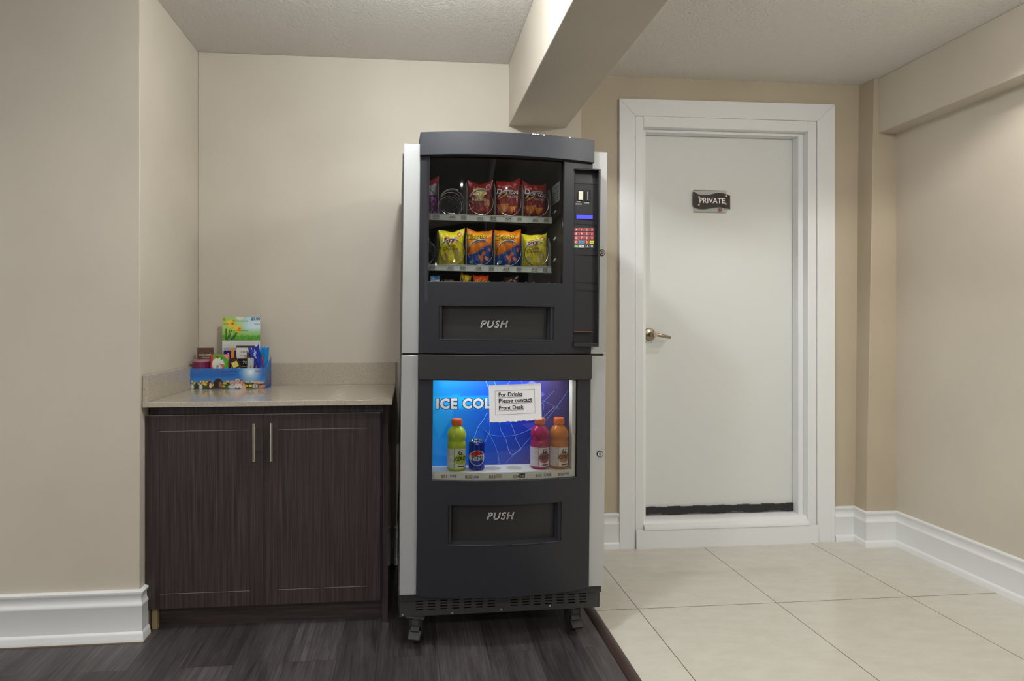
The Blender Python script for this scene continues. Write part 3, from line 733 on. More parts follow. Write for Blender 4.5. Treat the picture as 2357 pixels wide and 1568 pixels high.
# ------------------------------------------------------------------ snack trays
TX0 = -.358; PIT = .1095; YT = .08
def helix(m, xc, zc, R, y0, turns, pitch, r=.0013, n=28):
    pts = []
    N = int(turns * n)
    for i in range(N + 1):
        a = -PI / 2 + .15 - 2 * PI * i / n; pts.append((xc + R * math.cos(a), y0 + pitch * i / n, zc + R * math.sin(a)))
    m.tube(pts, r, M_chrome, 6)
    # flat pusher clipped over the top of the first turn
    pts = [(xc + (R + .001) * math.cos(a), y0 + pitch * .45 - .002 - .004 * k / 8, zc + (R + .001) * math.sin(a)) for k, a in enumerate([PI * .86 - PI * .5 * k / 8 for k in range(9)])]
    m.tube(pts, .0030, mat_pusher, 6)
mat_pusher = mat('grey_pusher', (150, 154, 150), .4)
def tray(z_left, slope, tags, hide_first=True):
    m = MB(); zr = lambda x: z_left + slope * (x - TX0)
    x1 = TX0 + PIT * 5 + .003
    m.hexa([(TX0, YT, zr(TX0) - .024), (x1, YT, zr(x1) - .024), (x1, YT + .004, zr(x1) - .024), (TX0, YT + .004, zr(TX0) - .024), (TX0, YT, zr(TX0)), (x1, YT, zr(x1)), (x1, YT + .004, zr(x1)), (TX0, YT + .004, zr(TX0))], M_rail)
    m.box(TX0, x1, YT - .004, YT + .002, zr(0) - .025, zr(0) - .0215, M_rail)
    m.box(TX0, x1, YT, .44, zr(0) - .004, zr(0) - .002, M_tray)
    for t, x, w_, mt, sz in tags:
        z = zr(x) - .012; m.box(x - w_ / 2, x + w_ / 2, YT - .0045, YT, z - .0075, z + .0075, mt)
        m.text(t, sz, lambda tx, ty: (x + tx, YT - .0049, z - sz * .36 + ty), M_ink, .006)
    o = m.build('tray', VM)
    for k in range(6):
        x = TX0 + PIT * k; h = .100 if k < 5 else .085
        d = MB(); d.prism_x([(YT + .006, zr(x)), (YT + .006, zr(x) + h), (YT + .03, zr(x) + h + .03), (.42, zr(x) + h + .03), (.42, zr(x))], x - .0008, x + .0008, M_tray)
        d.build('divider', o)
    return o, zr
def tagx(px, y=503): return ml(px, y, YT)[0]
tr1, zr1 = tray(1.6015, .0, [('$1.50', tagx(1004), .024, M_tagg, .0085), ('A02', tagx(1041), .026, M_tag, .0125), ('$1.50', tagx(1067), .020, M_tagg, .0085), ('A03', tagx(1105), .026, M_tag, .0125), ('$2.0', tagx(1135), .024, M_tagg, .0115), ('A04', tagx(1169), .026, M_tag, .0125), ('$2.00', tagx(1196), .016, M_tagg, .007), ('A05', tagx(1232), .026, M_tag, .0125), ('$2.00', tagx(1257), .018, M_tagg, .007)])
tr2, zr2 = tray(1.4095, .0, [('$1.50', tagx(996), .020, M_tagg, .0085), ('A07', tagx(1038), .026, M_tag, .0125), ('$1.50', tagx(1066), .020, M_tagg, .0075), ('A08', tagx(1102), .026, M_tag, .0125), ('$2.00', tagx(1132), .020, M_tagg, .0075), ('A09', tagx(1166), .026, M_tag, .0125), ('$2.00', tagx(1195), .018, M_tagg, .0075), ('A10', tagx(1231), .026, M_tag, .0125), ('$1.50', tagx(1255), .018, M_tagg, .0075)])
m = MB(); m.box(TX0 + .02, .195, YT, .42, 1.266, 1.270, M_tray); m.box(TX0 + .02, .195, YT, YT + .004, 1.262, 1.283, M_rail)
t3 = m.build('tray', VM)
for px in (1018, 1063, 1126, 1157, 1212, 1229, 1266):
    x = ml(px, 645, YT + .006)[0]; d = MB(); d.prism_x([(YT + .006, 1.270), (YT + .006, 1.350), (.40, 1.350), (.40, 1.27)], x - .0008, x + .0008, M_tray); d.build('divider', t3)
for k, (tr, zr) in enumerate(((tr1, zr1), (tr2, zr2))):
    for c_ in range(5):
        xc = TX0 + PIT * (c_ + .5); m = MB()
        empty = (k == 0 and c_ == 1) or (k == 1 and c_ == 0)
        if empty: helix(m, xc, zr(xc) + .049, .0475, YT + .002, 8, .038)
        else: helix(m, xc, zr(xc) + .049, .0475, YT + .002, 1.02, .010)
        o = m.build('spiral_coil', tr)
# small sticker and shelf catches on the inner right wall
m = MB(); m.add([(.2125, .045, 1.66), (.2125, .15, 1.66), (.2125, .15, 1.735), (.2125, .045, 1.735)], [(0, 3, 2, 1)], M_tagg)
for i in range(6): m.box(.2118, .2124, .06, .06 + frnd(.02, .07), 1.668 + .010 * i, 1.670 + .010 * i, M_ink)
m.build('notice_sticker', VM)
for z in (1.63, 1.525, 1.442, 1.345):
    m = MB(); m.tube([(.212, .09, z), (.203, .085, z - .012)], .003, M_tag, 8); m.build('shelf_catch', VM)

# ------------------------------------------------------------------ painting helpers (mostly artwork)
def mixc(a, b, t): t = max(0, min(1, t)); return tuple(a[i] + (b[i] - a[i]) * t for i in range(3))
def ell(x, y, cx, cy, rx, ry, rot=0):
    dx, dy = x - cx, y - cy; c, s_ = math.cos(rot), math.sin(rot); X = dx * c + dy * s_; Y = -dx * s_ + dy * c
    return (X / rx) ** 2 + (Y / ry) ** 2 < 1
def inpoly(x, y, P):
    r = False; n = len(P)
    for i in range(n):
        (x0, y0), (x1, y1) = P[i], P[(i + 1) % n]
        if (y0 > y) != (y1 > y) and x < (x1 - x0) * (y - y0) / (y1 - y0) + x0: r = not r
    return r
def segd(x, y, a, b):
    dx, dy = b[0] - a[0], b[1] - a[1]; t = max(0, min(1, ((x - a[0]) * dx + (y - a[1]) * dy) / (dx * dx + dy * dy + 1e-12)))
    return math.hypot(x - a[0] - t * dx, y - a[1] - t * dy)
def h2(x, y): v = math.sin(x * 127.1 + y * 311.7) * 43758.5453; return v - math.floor(v)

# ------------------------------------------------------------------ snack bags
def bag(name, label, group, cat, x, z, wd, ht, th, paint, texts, tilt=0, ears=(.06, .06), y=.118, nx=40, ny=54, seed=0, frame=FR):
    R = random.Random(seed); ph = [R.uniform(0, 6) for _ in range(6)]
    def half(u, v):
        e = max(0, 1 - abs(u) ** 2.6) ** .55; s_ = max(0, min(1, v / .13)) ** .6 * max(0, min(1, (1 - v) / .17)) ** .7
        wr = .2 * math.sin(9 * u + ph[0] + 5 * v) * math.sin(7 * v + ph[1]) + .07 * math.sin(16 * u + 11 * v + ph[2])
        return th * e * s_ * (1 + wr) + .0006
    def pos(u, v, side):
        vv = v; X = u * wd / 2 * (1 - .05 * math.sin(PI * v) + .02 * math.sin(9 * v + ph[3]))
        top = ears[0] * max(0, -u) ** 2.2 + ears[1] * max(0, u) ** 2.2
        Z = ht * (v * (1 + top * v ** 3) + .012 * math.sin(6 * u + ph[4]) * v)
        c, s_ = math.cos(tilt), math.sin(tilt)
        return (X * c + Z * s_, side * half(u, v) - .015 * max(0, v - .8) * 5 * math.sin(u * 3 + ph[5]) * .3, -X * s_ + Z * c)
    m = MB()
    m.grid(nx, ny, lambda a, b: pos(a * 2 - 1, b, -1), M_foil, col=lambda a, b: paint(a * 2 - 1, b))
    m.grid(16, 20, lambda a, b: pos(a * 2 - 1, b, 1), M_foil, col=lambda a, b: paint(-.95, b), flip=True)
    for (t, cu, cv, size, mt, bold, shear, ang) in texts:
        ca, sa = math.cos(ang), math.sin(ang)
        def fn(tx, ty):
            X, Z = tx * ca - ty * sa, tx * sa + ty * ca
            u = cu + X / (wd / 2); v = cv + Z / ht
            p = pos(max(-1, min(1, u)), max(0, min(1, v)), -1); return (p[0], p[1] - .0010 - (.0016 if bold < .03 else 0), p[2])
        m.text(t, size, fn, mt, bold, shear=shear)
    o = m.build(name); tag(o, label, cat, group); return place(o, (x, y, z + .0012), frame)
M_tyel = mat('bag_yellow', (238, 204, 40), .35); M_tred = mat('bag_red', (176, 30, 34), .35); M_tdk = mat('bag_dark', (30, 20, 22), .35); M_tblue = mat('bag_blue', (60, 110, 190), .35); M_tgold = mat('bag_olive', (104, 96, 30), .35)
def p_lays_red(u, v):
    c = (128, 26, 28)
    if ell(u, v, -.1, .66, .42, .17): c = (236, 196, 36)
    if ell(u, v, .52, .37, .27, .12, .2): c = (205, 140, 90)
    if ell(u, v, .1, .16, .5, .09, .3): c = (132, 40, 34) if h2(round(u * 8), round(v * 9)) > .5 else (168, 62, 44)
    if ell(u, v, -.85, .3, .3, .13) and not ell(u, v, -.85, .3, .26, .11): c = (205, 150, 140)
    if ell(u, v, .62, .84, .2, .075) and not ell(u, v, .62, .84, .16, .055): c = (232, 170, 170)
    return c
def p_dor(u, v):
    c = (140, 26, 26)
    if inpoly(u, v, [(-1.1, .73), (-.2, .66), (.75, .72), (.4, .60), (-.5, .60), (-1.1, .60)]): c = (40, 26, 26)
    if inpoly(u, v, [(-.75, .50), (-.9, .46), (-.05, .62), (-.2, .64)]): c = (226, 178, 60)
    if inpoly(u, v, [(-1.0, .33), (.05, .36), (-.45, .02)]) or inpoly(u, v, [(-.1, .28), (.72, .3), (.2, .06)]):
        c = (206, 120, 36) if h2(round(u * 14), round(v * 20)) > .35 else (224, 146, 60)
    return c
def p_cheet(u, v):
    line = .52 + .13 * u + .05 * math.sin(u * 3)
    c = (240, 138, 26) if v > line else (28, 76, 156)
    if v < line and v > line - .07: c = (232, 120, 36)
    if v > .93: c = (236, 128, 30)
    if v < line - .08:
        arcs = [(-.35, .40, .22, .4, 2.6), (.05, .43, .22, .2, 2.2), (.35, .22, .25, 1.2, 3.4), (.55, .30, .2, 3.6, 5.6), (-.05, .13, .22, .3, 2.1), (.25, .06, .2, 1.6, 3.6), (.75, .36, .18, .5, 2.0)]
        for cx, cy, r, a0, a1 in arcs:
            dx, dy = (u - cx), (v - cy) * 1.45; a = math.atan2(dy, dx) % (2 * PI)
            if abs(math.hypot(dx, dy) - r * .8) < .07 and a0 < a < a1: c = (232, 122, 52)
        if ell(u, v, -.62, .10, .16, .05) or ell(u, v, .0, .02, .2, .035): c = (170, 184, 196)
    if ell(u, v, -.32, .80, .62, .14, .12): c = mixc(c, (250, 214, 40), .35)
    return c
def p_lays_y(u, v):
    c = (240, 222, 48)
    if ell(u, v, .45, .28, .3, .17): c = (196, 180, 84)
    if ell(u, v, -.55, .20, .3, .12): c = (190, 172, 70)
    if ell(u, v, -.25, .70, .34, .12): c = (230, 168, 40)
    if inpoly(u, v, [(-.75, .62), (-.6, .76), (.15, .80), (.25, .74), (.1, .67)]): c = (150, 36, 40)
    if ell(u, v, .58, .87, .2, .06) and not ell(u, v, .58, .87, .12, .035): c = (196, 90, 96)
    return c
def p_purple(u, v):
    c = (118, 40, 120)
    if v > .55: c = (176, 178, 180) if u < .75 else (130, 120, 130)
    if v > .82: c = (150, 44, 60)
    if v < .5 and h2(round(u * 9), round(v * 14)) > .75: c = (196, 130, 196)
    return c
def col_x(k): return TX0 + PIT * (k + .5)
SB = 'snack bags in the vending machine'
x, _ = ml(1108, 460, .11)
bag('chip_bag', 'purple and silver snack bag cut off at the left of the upper shelf', SB, 'snack bag', col_x(0) + .005, zr1(0), .100, .135, .017, p_purple, [], .03, (.0, .14), seed=1)
bag('chip_bag', 'dark red ketchup chip bag with a yellow circle on the upper shelf', SB, 'snack bag', col_x(2), zr1(0), .101, .128, .019, p_lays_red,
    [("Lay's", -.1, .62, .030, M_wh, .03, .25, .05), ('Ketchup', -.12, .44, .017, M_wh, .012, 0, .05)], 0, (.10, .14), seed=2)
bag('chip_bag', 'red tortilla chip bag with the tall pointed corner, upper shelf', SB, 'snack bag', col_x(3), zr1(0), .098, .140, .019, p_dor,
    [('Doritos', -.12, .62, .028, M_wh, .01, .1, .0), ('NACHO', .3, .52, .012, M_wh, .0, 0, .0)], .02, (.02, .14), seed=3)
bag('chip_bag', 'red tortilla chip bag, rightmost on the upper shelf', SB, 'snack bag', col_x(4) - .003, zr1(0), .096, .130, .019, p_dor,
    [('Doritos', -.02, .64, .028, M_wh, .01, .1, -.12), ('NACHO', .35, .50, .012, M_wh, .0, 0, .0)], .0, (.12, .07), seed=4)
yt = [("Lay's", -.2, .66, .030, M_wh, .02, .25, .12), ('Classic', -.12, .52, .0165, M_tdk, .0, .1, .05), ('Classique', -.12, .43, .0165, M_tdk, .0, .1, .05)]
bag('chip_bag', 'yellow potato chip bag at the left of the lower shelf', SB, 'snack bag', col_x(1), zr2(0), .100, .130, .019, p_lays_y, yt, .0, (.05, .13), seed=5)
ct = [('Cheetos', -.22, .76, .0255, M_ink, .06, .15, .12), ('Cheetos', -.22, .76, .0255, M_tyel, .015, .15, .12), ('PUFFS', .0, .66, .016, M_tblue, .02, .2, .10)]
bag('chip_bag', 'orange and blue cheese puff bag beside the left yellow bag', SB, 'snack bag', col_x(2), zr2(0), .103, .134, .019, p_cheet, ct, .0, (.08, .05), seed=6)
bag('chip_bag', 'orange and blue cheese puff bag, the right one of the two', SB, 'snack bag', col_x(3), zr2(0), .105, .136, .019, p_cheet, ct, .015, (.04, .10), seed=7)
bag('chip_bag', 'yellow potato chip bag at the right end of the lower shelf', SB, 'snack bag', col_x(4), zr2(0), .100, .125, .019, p_lays_y, yt, .0, (.02, .09), seed=8)
# third shelf: only tops show
Z3 = 1.2705
def solid(c): return lambda u, v: c
CBG = 'candy on the bottom snack shelf'
def x3(px): return ml(px, 640, .115)[0]
bag('candy_pack', 'white and pale blue candy pack at the left of the bottom snack shelf', CBG, 'candy', x3(1001), Z3, .040, .097, .010, lambda u, v: (90, 140, 190) if v > .84 else ((214, 214, 220) if h2(round(u * 6), round(v * 14)) > .2 else (150, 150, 160)), [], 0, (0, 0), seed=11, nx=20, ny=26)
bag('candy_pack', 'yellow and brown peanut candy pack with a yellow round tip', CBG, 'candy', x3(1066), Z3, .044, .103, .012, lambda u, v: (240, 212, 30) if ell(u, v, .1, .93, .42, .12) else ((206, 170, 40) if h2(round(u * 3), round(v * 8)) > .45 else (84, 66, 26)), [], .12, (.2, .0), seed=12, nx=20, ny=26)
bag('candy_pack', 'orange peanut butter cup pack on the bottom snack shelf', CBG, 'candy', x3(1107), Z3, .062, .101, .012, solid((240, 84, 32)), [("Reese's", -.05, .66, .030, M_ink, .05, .1, 0), ("Reese's", -.05, .66, .030, M_tyel, .015, .1, 0)], 0, (.03, .03), seed=13, nx=24, ny=30)
bag('candy_pack', 'dark brown chocolate bar pack with a red and white label', CBG, 'candy', x3(1177), Z3, .058, .097, .011, lambda u, v: (206, 84, 50) if ell(u, v, .1, .78, .5, .12) and not ell(u, v, .1, .78, .42, .09) else ((150, 170, 180) if v > .92 and u > .5 else (56, 38, 36)), [], 0, (.0, .08), seed=14, nx=24, ny=30)
bag('candy_pack', 'small amber candy pack low at the left between two dividers', CBG, 'candy', x3(1034), Z3, .038, .082, .010, lambda u, v: (206, 120, 40) if h2(round(u * 4), round(v * 9)) > .6 else (120, 100, 90), [], 0, (0, 0), seed=15, nx=16, ny=20)

# ------------------------------------------------------------------ drinks window
BX0, BX1, BZ0, BZ1 = -.285, .262, .60, .99; YBK = .078
def pk(px, py): return ml(px, py, YBK)
LN = []
def PL(pts, w_, c): LN.append(([pk(*p) for p in pts], w_, c))
PL([(1118, 877), (1124, 892), (1128, 905)], .0012, (190, 226, 255)); PL([(1137, 877), (1142, 889)], .0012, (170, 214, 255)); PL([(1165, 889), (1174, 877)], .001, (150, 200, 255)); PL([(1200, 877), (1203, 886)], .001, (150, 200, 255))
PL([(1090, 1012), (1096, 995), (1102, 980), (1112, 968), (1120, 953), (1124, 950)], .0012, (150, 200, 255))
PL([(1115, 1020), (1123, 1003), (1128, 990), (1127, 975)], .0012, (130, 190, 250))
PL([(1110, 984), (1125, 998), (1140, 1003), (1160, 1004), (1185, 1002), (1215, 991), (1240, 975)], .001, (80, 160, 240))
PL([(1126, 1000), (1138, 1022), (1146, 1045), (1149, 1068)], .001, (90, 170, 245))
PL([(1150, 974), (1152, 988), (1160, 1003), (1166, 1018), (1170, 1035), (1176, 1045), (1182, 1046), (1190, 1040), (1198, 1035), (1196, 1026), (1187, 1010), (1184, 995), (1176, 975)], .0013, (140, 190, 255))
PL([(1163, 1066), (1200, 1030), (1250, 975), (1290, 925), (1322, 876)], .0011, (90, 140, 235)); PL([(1246, 930), (1256, 920), (1275, 900)], .0008, (110, 150, 235)); PL([(1248, 922), (1262, 928), (1280, 938), (1288, 941)], .0009, (110, 150, 235))
PL([(1246, 965), (1262, 950), (1275, 938)], .0009, (140, 170, 240)); PL([(1249, 925), (1252, 935), (1249, 948)], .001, (120, 160, 240))
PG = [([pk(*p) for p in P], c, t) for P, c, t in [
    ([(996, 960), (1040, 908), (1060, 905), (1040, 960), (1010, 1010)], (60, 170, 240), .35), ([(996, 1002), (1030, 1010), (1060, 1040), (1030, 1050), (996, 1046)], (60, 150, 235), .35),
    ([(1126, 900), (1178, 974), (1168, 979), (1160, 973), (1120, 975)], (40, 110, 225), .3), ([(1110, 984), (1140, 1003), (1185, 1002), (1230, 990), (1240, 1040), (1120, 1044)], (10, 50, 150), .35),
    ([(1212, 883), (1224, 876), (1236, 883)], (150, 160, 235), .55), ([(1200, 976), (1222, 993), (1240, 972)], (90, 100, 200), .5), ([(1245, 900), (1254, 908), (1246, 915)], (120, 130, 220), .5)]]
def p_back(u, v):
    x = BX0 + (BX1 - BX0) * u; z = BZ0 + (BZ1 - BZ0) * v
    c = mixc((12, 150, 222), (8, 60, 190), (u - .05) / .5)
    c = mixc(c, (4, 66, 176), max(0, (.62 - v)) * .7)
    if u > .55: c = mixc(c, (40, 44, 160), (u - .55) / .22)
    if u > .74: c = mixc(c, (50, 40, 92), (u - .74) / .14)  # print turns dark purple here, with window reflections mixed into the colour
    c = mixc(c, (52, 40, 84), max(0, min(.75, (u - .42) * 1.1 + (.32 - v) * 1.6)) if v < .45 else 0)
    for P, cc, t in PG:
        if inpoly(x, z, P): c = mixc(c, cc, t)
    dz = z - (.7 - .1 * x); 
    # glow behind the lettering
    a = gl0; d = max(abs(x - a[0]) - .125, abs(z - a[1]) - .018); 
    if d < .012: c = mixc(c, (20, 178, 244), .8 * min(1, (.012 - d) / .012))
    return c
gl0 = ml(1075, 927, YBK)
m = MB(); m.grid(230, 160, lambda u, v: (BX0 + (BX1 - BX0) * u, YBK, BZ0 + (BZ1 - BZ0) * v), M_back, col=p_back, smooth=False)
def smooth(P, n=6):
    out = []
    for i in range(len(P) - 1):
        p0, p1, p2, p3 = P[max(0, i - 1)], P[i], P[i + 1], P[min(len(P) - 1, i + 2)]
        for k in range(n):
            t = k / n; out.append(tuple(.5 * (2 * p1[a] + (p2[a] - p0[a]) * t + (2 * p0[a] - 5 * p1[a] + 4 * p2[a] - p3[a]) * t * t + (3 * p1[a] - p0[a] - 3 * p2[a] + p3[a]) * t ** 3) for a in (0, 1)))
    return out + [P[-1]]
for pts, w_, cc in LN:
    q = tuple(cc); lm = bpy.data.materials.get('printed_line_%d_%d_%d' % q) or emis('printed_line_%d_%d_%d' % q, cc, .25)
    m.tube([(x, YBK - .0002, z) for x, z in smooth(pts)], w_ * .5, lm, 4)
tp = ml(1003, 940, YBK)
for bold, mt, dy in ((.095, mat('letter_navy', (14, 64, 140), .5), .0006), (.045, M_wh, .0012)):
    m.text('ICE COLD', .0505, lambda tx, ty: (tp[0] + tx, YBK - dy, tp[1] + ty), mt, bold, align='LEFT', spacing=1.12, sx=1.02)
o = m.build('backlit_graphic', VM); o['label'] = 'blue glowing graphic sheet lettered ICE COLD'
m = MB(); m.box(-.30, .30, YBK + .002, YBK + .008, .59, 1.0, M_inner); m.box(BX1, .30, -.0, YBK, .59, 1.0, M_inner); m.box(-.30, BX0 - .001, .01, YBK, .59, 1.0, M_inner); m.box(-.3, .3, -.02, YBK, .992, 1.0, M_inner); m.build('display_case_liner', VM)
# white shelf with wells
m = MB(); zt = .6455; holesx = [-.196, -.121, -.040, .040, .118, .192]
N = 60; HR = .033
def shelf_top():
    # front lip follows the door curve
    xs = [-.284 + .545 * i / N for i in range(N + 1)]
    vs = []; fs = []; nn = 8
    for x in xs:
        y0 = S(x) + .014
        for j in range(nn + 1): vs.append((x, y0 + (YBK - y0) * j / nn, zt))
    for i in range(N):
        for j in range(nn): a = i * (nn + 1) + j; fs.append((a, a + nn + 1, a + nn + 2, a + 1))
    m.add(vs, [f[::-1] if False else f for f in fs], M_shelf)
    vs = []
    for x in xs: vs += [(x, S(x) + .0135, .612), (x, S(x) + .0135, zt - .004), (x, S(x) + .0165, zt)]
    m.add(vs, [f for i in range(N) for f in ((3 * i, 3 * i + 3, 3 * i + 4, 3 * i + 1), (3 * i + 1, 3 * i + 4, 3 * i + 5, 3 * i + 2))], M_shelf, True)
shelf_top()
for hx in holesx[2:4]:
    m.lathe([(.0325, zt + .0002), (.0325, zt + .0012), (.0300, zt + .0016), (.0285, zt + .0006), (.026, zt + .0003), (0.0005, zt + .0003)], M_shelf, (hx, .024, 0), 'z', 36, cap=False)
    m.lathe([(.0285, zt + .0010), (.0005, zt + .0010)], mat('well_bottom', (196, 192, 168), .5), (hx, .024, 0), 'z', 36, cap=False)
def strip(t, px, py, w_, h_, mt, tm, size, bold=0.01):
    a = ml(px, py, .0125, True); x = a[0]
    if mt:
        m.grid(4, 1, lambda u, v: (x - w_ / 2 + w_ * u, S(x - w_ / 2 + w_ * u) + .0128, a[1] - h_ / 2 + h_ * v), mt)
    if t: m.text(t, size, lambda tx, ty: (x + tx, S(x + tx) + .0122, a[1] - size * .36 + ty), tm, bold)
M_brn = mat('brown_print', (96, 78, 60), .5)
M_yst = mat('aged_sticker', (206, 194, 160), .6)
for t, px, py in (('B01', 1022, 1097), ('B02', 1078, 1098), ('B03', 1133, 1098), ('B04', 1187, 1097), ('B05', 1240, 1095), ('B06', 1291, 1092)): strip(t, px, py, 0, 0, None, M_brn, .0155, 0.004)
strip('3.00$', 1043, 1096, .029, .015, M_paper, M_ink, .0105); strip('1.50$', 1094, 1098, .028, .015, M_paper, M_ink, .0105); strip('', 1148, 1096, .024, .014, M_yst, M_ink, .01)
strip('1.00', 1202, 1095, .022, .016, M_ink, M_wh, .010); strip('3.00$', 1260, 1093, .038, .016, M_paper, M_ink, .0125); strip('3.00$', 1304, 1090, .020, .014, M_paper, M_ink, .0085)
m.build('display_shelf', VM)
# area lights inside the machine; those under the trays added to brighten the bags
def inlamp(x, y, z, sx, sy, e, col):
    l = bpy.data.lights.new('interior_light', 'AREA'); l.shape = 'RECTANGLE'; l.size = sx; l.size_y = sy; l.energy = e; l.color = col
    o = bpy.data.objects.new('interior_light', l); C.objects.link(o); o.parent = VM; o.location = (x, y, z); return o
inlamp(-.01, .03, .988, .46, .03, .7, (.92, .96, 1)); inlamp(-.06, .03, 1.795, .4, .03, .16, (.96, 1, .95)); inlamp(-.07, .055, 1.572, .5, .02, .22, (.96, 1, .96)); inlamp(-.07, .055, 1.382, .5, .02, .08, (.96, 1, .96))

# bottles and can
def label_paint(cc, base):
    def f(a, h):   # angle, height in the label
        x = math.sin(a)   # -1..1 across the front
        c = base
        if x < -.35: c = mixc(base, (120, 120, 110), .35) if (int(h * 900) % 4 == 0 and x > -.9) else base
        if abs(x + .36) < .03: c = (120, 120, 110)
        if ((x - .30) / .60) ** 2 + ((h - .033) / .0205) ** 2 < 1: c = cc
        if h < .008 and .0 < x < .75: c = (60, 60, 60) if h > .004 else base
        return c
    return f
def bottle(label, px, py, liq, cc, base, group, fz=.0):
    x = ml(px, py, .022)[0]
    B = thing('sports_drink_bottle', label, 'bottle', (x, .022, zt + .001), group, FR)
    m = MB(); r = .0345
    prof = [(.020, 0), (.031, .002), (.0345, .008), (r, .012), (r, .082), (.0352, .086), (.0350, .098), (.0325, .103), (.0305, .107), (.0320, .111), (.0352, .118), (.0354, .128), (.0335, .138), (.0285, .148), (.0215, .156), (.0158, .161), (.0150, .168), (.0150, .170)]
    m.lathe(prof, liq, (0, 0, 0), 'z', 40); m.build('body', B, sharp=70)
    m = MB(); f = label_paint(cc, base); rl = r + .0006
    def fnp(u, v): a = -PI + 2 * PI * u; return (rl * math.sin(a), -rl * math.cos(a), .011 + .070 * v)
    m.grid(90, 44, fnp, M_label, col=lambda u, v: f(-PI + 2 * PI * u, .070 * v) if abs(-PI + 2 * PI * u) < PI / 2 else base)
    def wrap(cx, cz): return lambda tx, ty: (rl * 1.012 * math.sin((cx + tx) / rl), -rl * 1.012 * math.cos((cx + tx) / rl), .011 + cz + ty)
    m.text('ZERO', .0195, wrap(.010, .028), M_ink, .022, shear=.15); m.text('G', .024, wrap(.010, .049), M_ink, .035, shear=.1)
    m.build('label', B, sharp=60)
    m = MB(); pr = [(.0185, .163), (.0195, .1645), (.0200, .167), (.0196, .183), (.0180, .1865), (.004, .187)]
    m.lathe(pr, M_orange, (0, 0, 0), 'z', 36)
    for k in range(36):
        a = 2 * PI * k / 36; m.tube([(.0199 * math.cos(a), .0199 * math.sin(a), .168), (.0196 * math.cos(a), .0196 * math.sin(a), .182)], .0006, M_orange, 4)
    o = m.build('cap', B, sharp=50)
    return B
DG = 'drink samples in the lower window'
bottle('yellow-green sports drink bottle with orange cap, left in the drink window', 1051, 1040, liquid('lime_drink', (206, 226, 70)), (186, 206, 60), (226, 232, 208), DG)
bottle('pink-red sports drink bottle with orange cap in the drink window', 1242, 1040, liquid('berry_drink', (196, 50, 104)), (160, 80, 84), (232, 218, 222), DG)
bottle('amber orange sports drink bottle with orange cap, right in the drink window', 1286, 1040, liquid('orange_drink', (226, 134, 34)), (190, 124, 72), (236, 226, 216), DG)
x = ml(1097, 1050, .022)[0]; cn = thing('drink_can', 'blue cola can with a red, white and blue circle', 'can', (x, .022, zt + .001), frame=FR, group=DG)
m = MB(); r = .0297
def canp(a, h):
    x = math.sin(a) if math.cos(a) > 0 else 9; X = x * r; Z = h - .046
    c = (24, 58, 172); d = math.hypot(X + .001, Z)
    if x < 2:
        if d < .0285: c = (240, 240, 240)
        if d < .0262:
            w1 = .0095 + .002 * math.sin(X * 120)
            c = (206, 40, 44) if Z > w1 else ((30, 66, 178) if Z < -w1 + .003 * math.sin(X * 120) else (238, 238, 240))
    return c
def cpos(u, v): a = -PI + 2 * PI * u; return (r * math.sin(a), -r * math.cos(a), .006 + .088 * v)
m.grid(100, 60, cpos, M_can, col=lambda u, v: canp(-PI + 2 * PI * u, .006 + .088 * v))
Mcb = mat('can_blue', (24, 58, 172), .25, .35)
m.lathe([(.022, 0), (.0245, .001), (.0297, .006)], Mcb, (0, 0, 0), 'z', 48, cap=True); m.lathe([(.0297, .094), (.0285, .098), (.0262, .103)], Mcb, (0, 0, 0), 'z', 48, cap=False)
m.text('PEPSI', .0195, lambda tx, ty: (r * 1.015 * math.sin((tx - .001) / r), -r * 1.015 * math.cos((tx - .001) / r), .0395 + ty), M_ink, .02)
m.build('body', cn, sharp=50)
m = MB(); m.lathe([(.0262, .102), (.0272, .104), (.0268, .1062), (.0255, .106), (.0245, .103), (.001, .103)], M_chrome, (0, 0, 0), 'z', 48, cap=False); m.tube([(-.004, -.002, .1045), (.0, -.011, .1045), (.005, -.002, .1045)], .0012, M_chrome, 6); m.build('lid', cn)

# taped paper
c4 = [ml(px, py, -.001, True) for px, py in ((1127, 973), (1247, 966), (1245, 882), (1125, 887))]
NP = thing('paper_notice', 'white paper notice reading For Drinks Please contact Front Desk on the drink window', 'notice', (0, 0, 0), frame=FR)
def bil(u, v):
    x = (c4[0][0] * (1 - u) + c4[1][0] * u) * (1 - v) + (c4[3][0] * (1 - u) + c4[2][0] * u) * v; z = (c4[0][1] * (1 - u) + c4[1][1] * u) * (1 - v) + (c4[3][1] * (1 - u) + c4[2][1] * u) * v
    return x, z
m = MB()
def ppos(u, v):
    x, z = bil(u, v)
    if v == 0: z += .0012 * math.sin(u * 60) + .001 * math.sin(u * 23)
    return (x, S(x) - .0006 - .0012 * (max(0, u - .8) * 5) * v, z)
m.grid(30, 6, ppos, M_paper)
def pfn(u, v, d=.0012): x, z = bil(u, v); return (x, S(x) - d - .0012 * (max(0, u - .8) * 5) * v, z)
def pl(a, b, w_=.0007):
    n = 12; p = [pfn(a[0] + (b[0] - a[0]) * i / n, a[1] + (b[1] - a[1]) * i / n) for i in range(n + 1)]; m.tube(p, w_ / 2, M_ink, 4)
for a, b in (((.115, .20), (.87, .20)), ((.115, .84), (.87, .84)), ((.115, .20), (.115, .84)), ((.87, .20), (.87, .84))): pl(a, b, .0006)
PW = c4[1][0] - c4[0][0]; PH = c4[3][1] - c4[0][1]
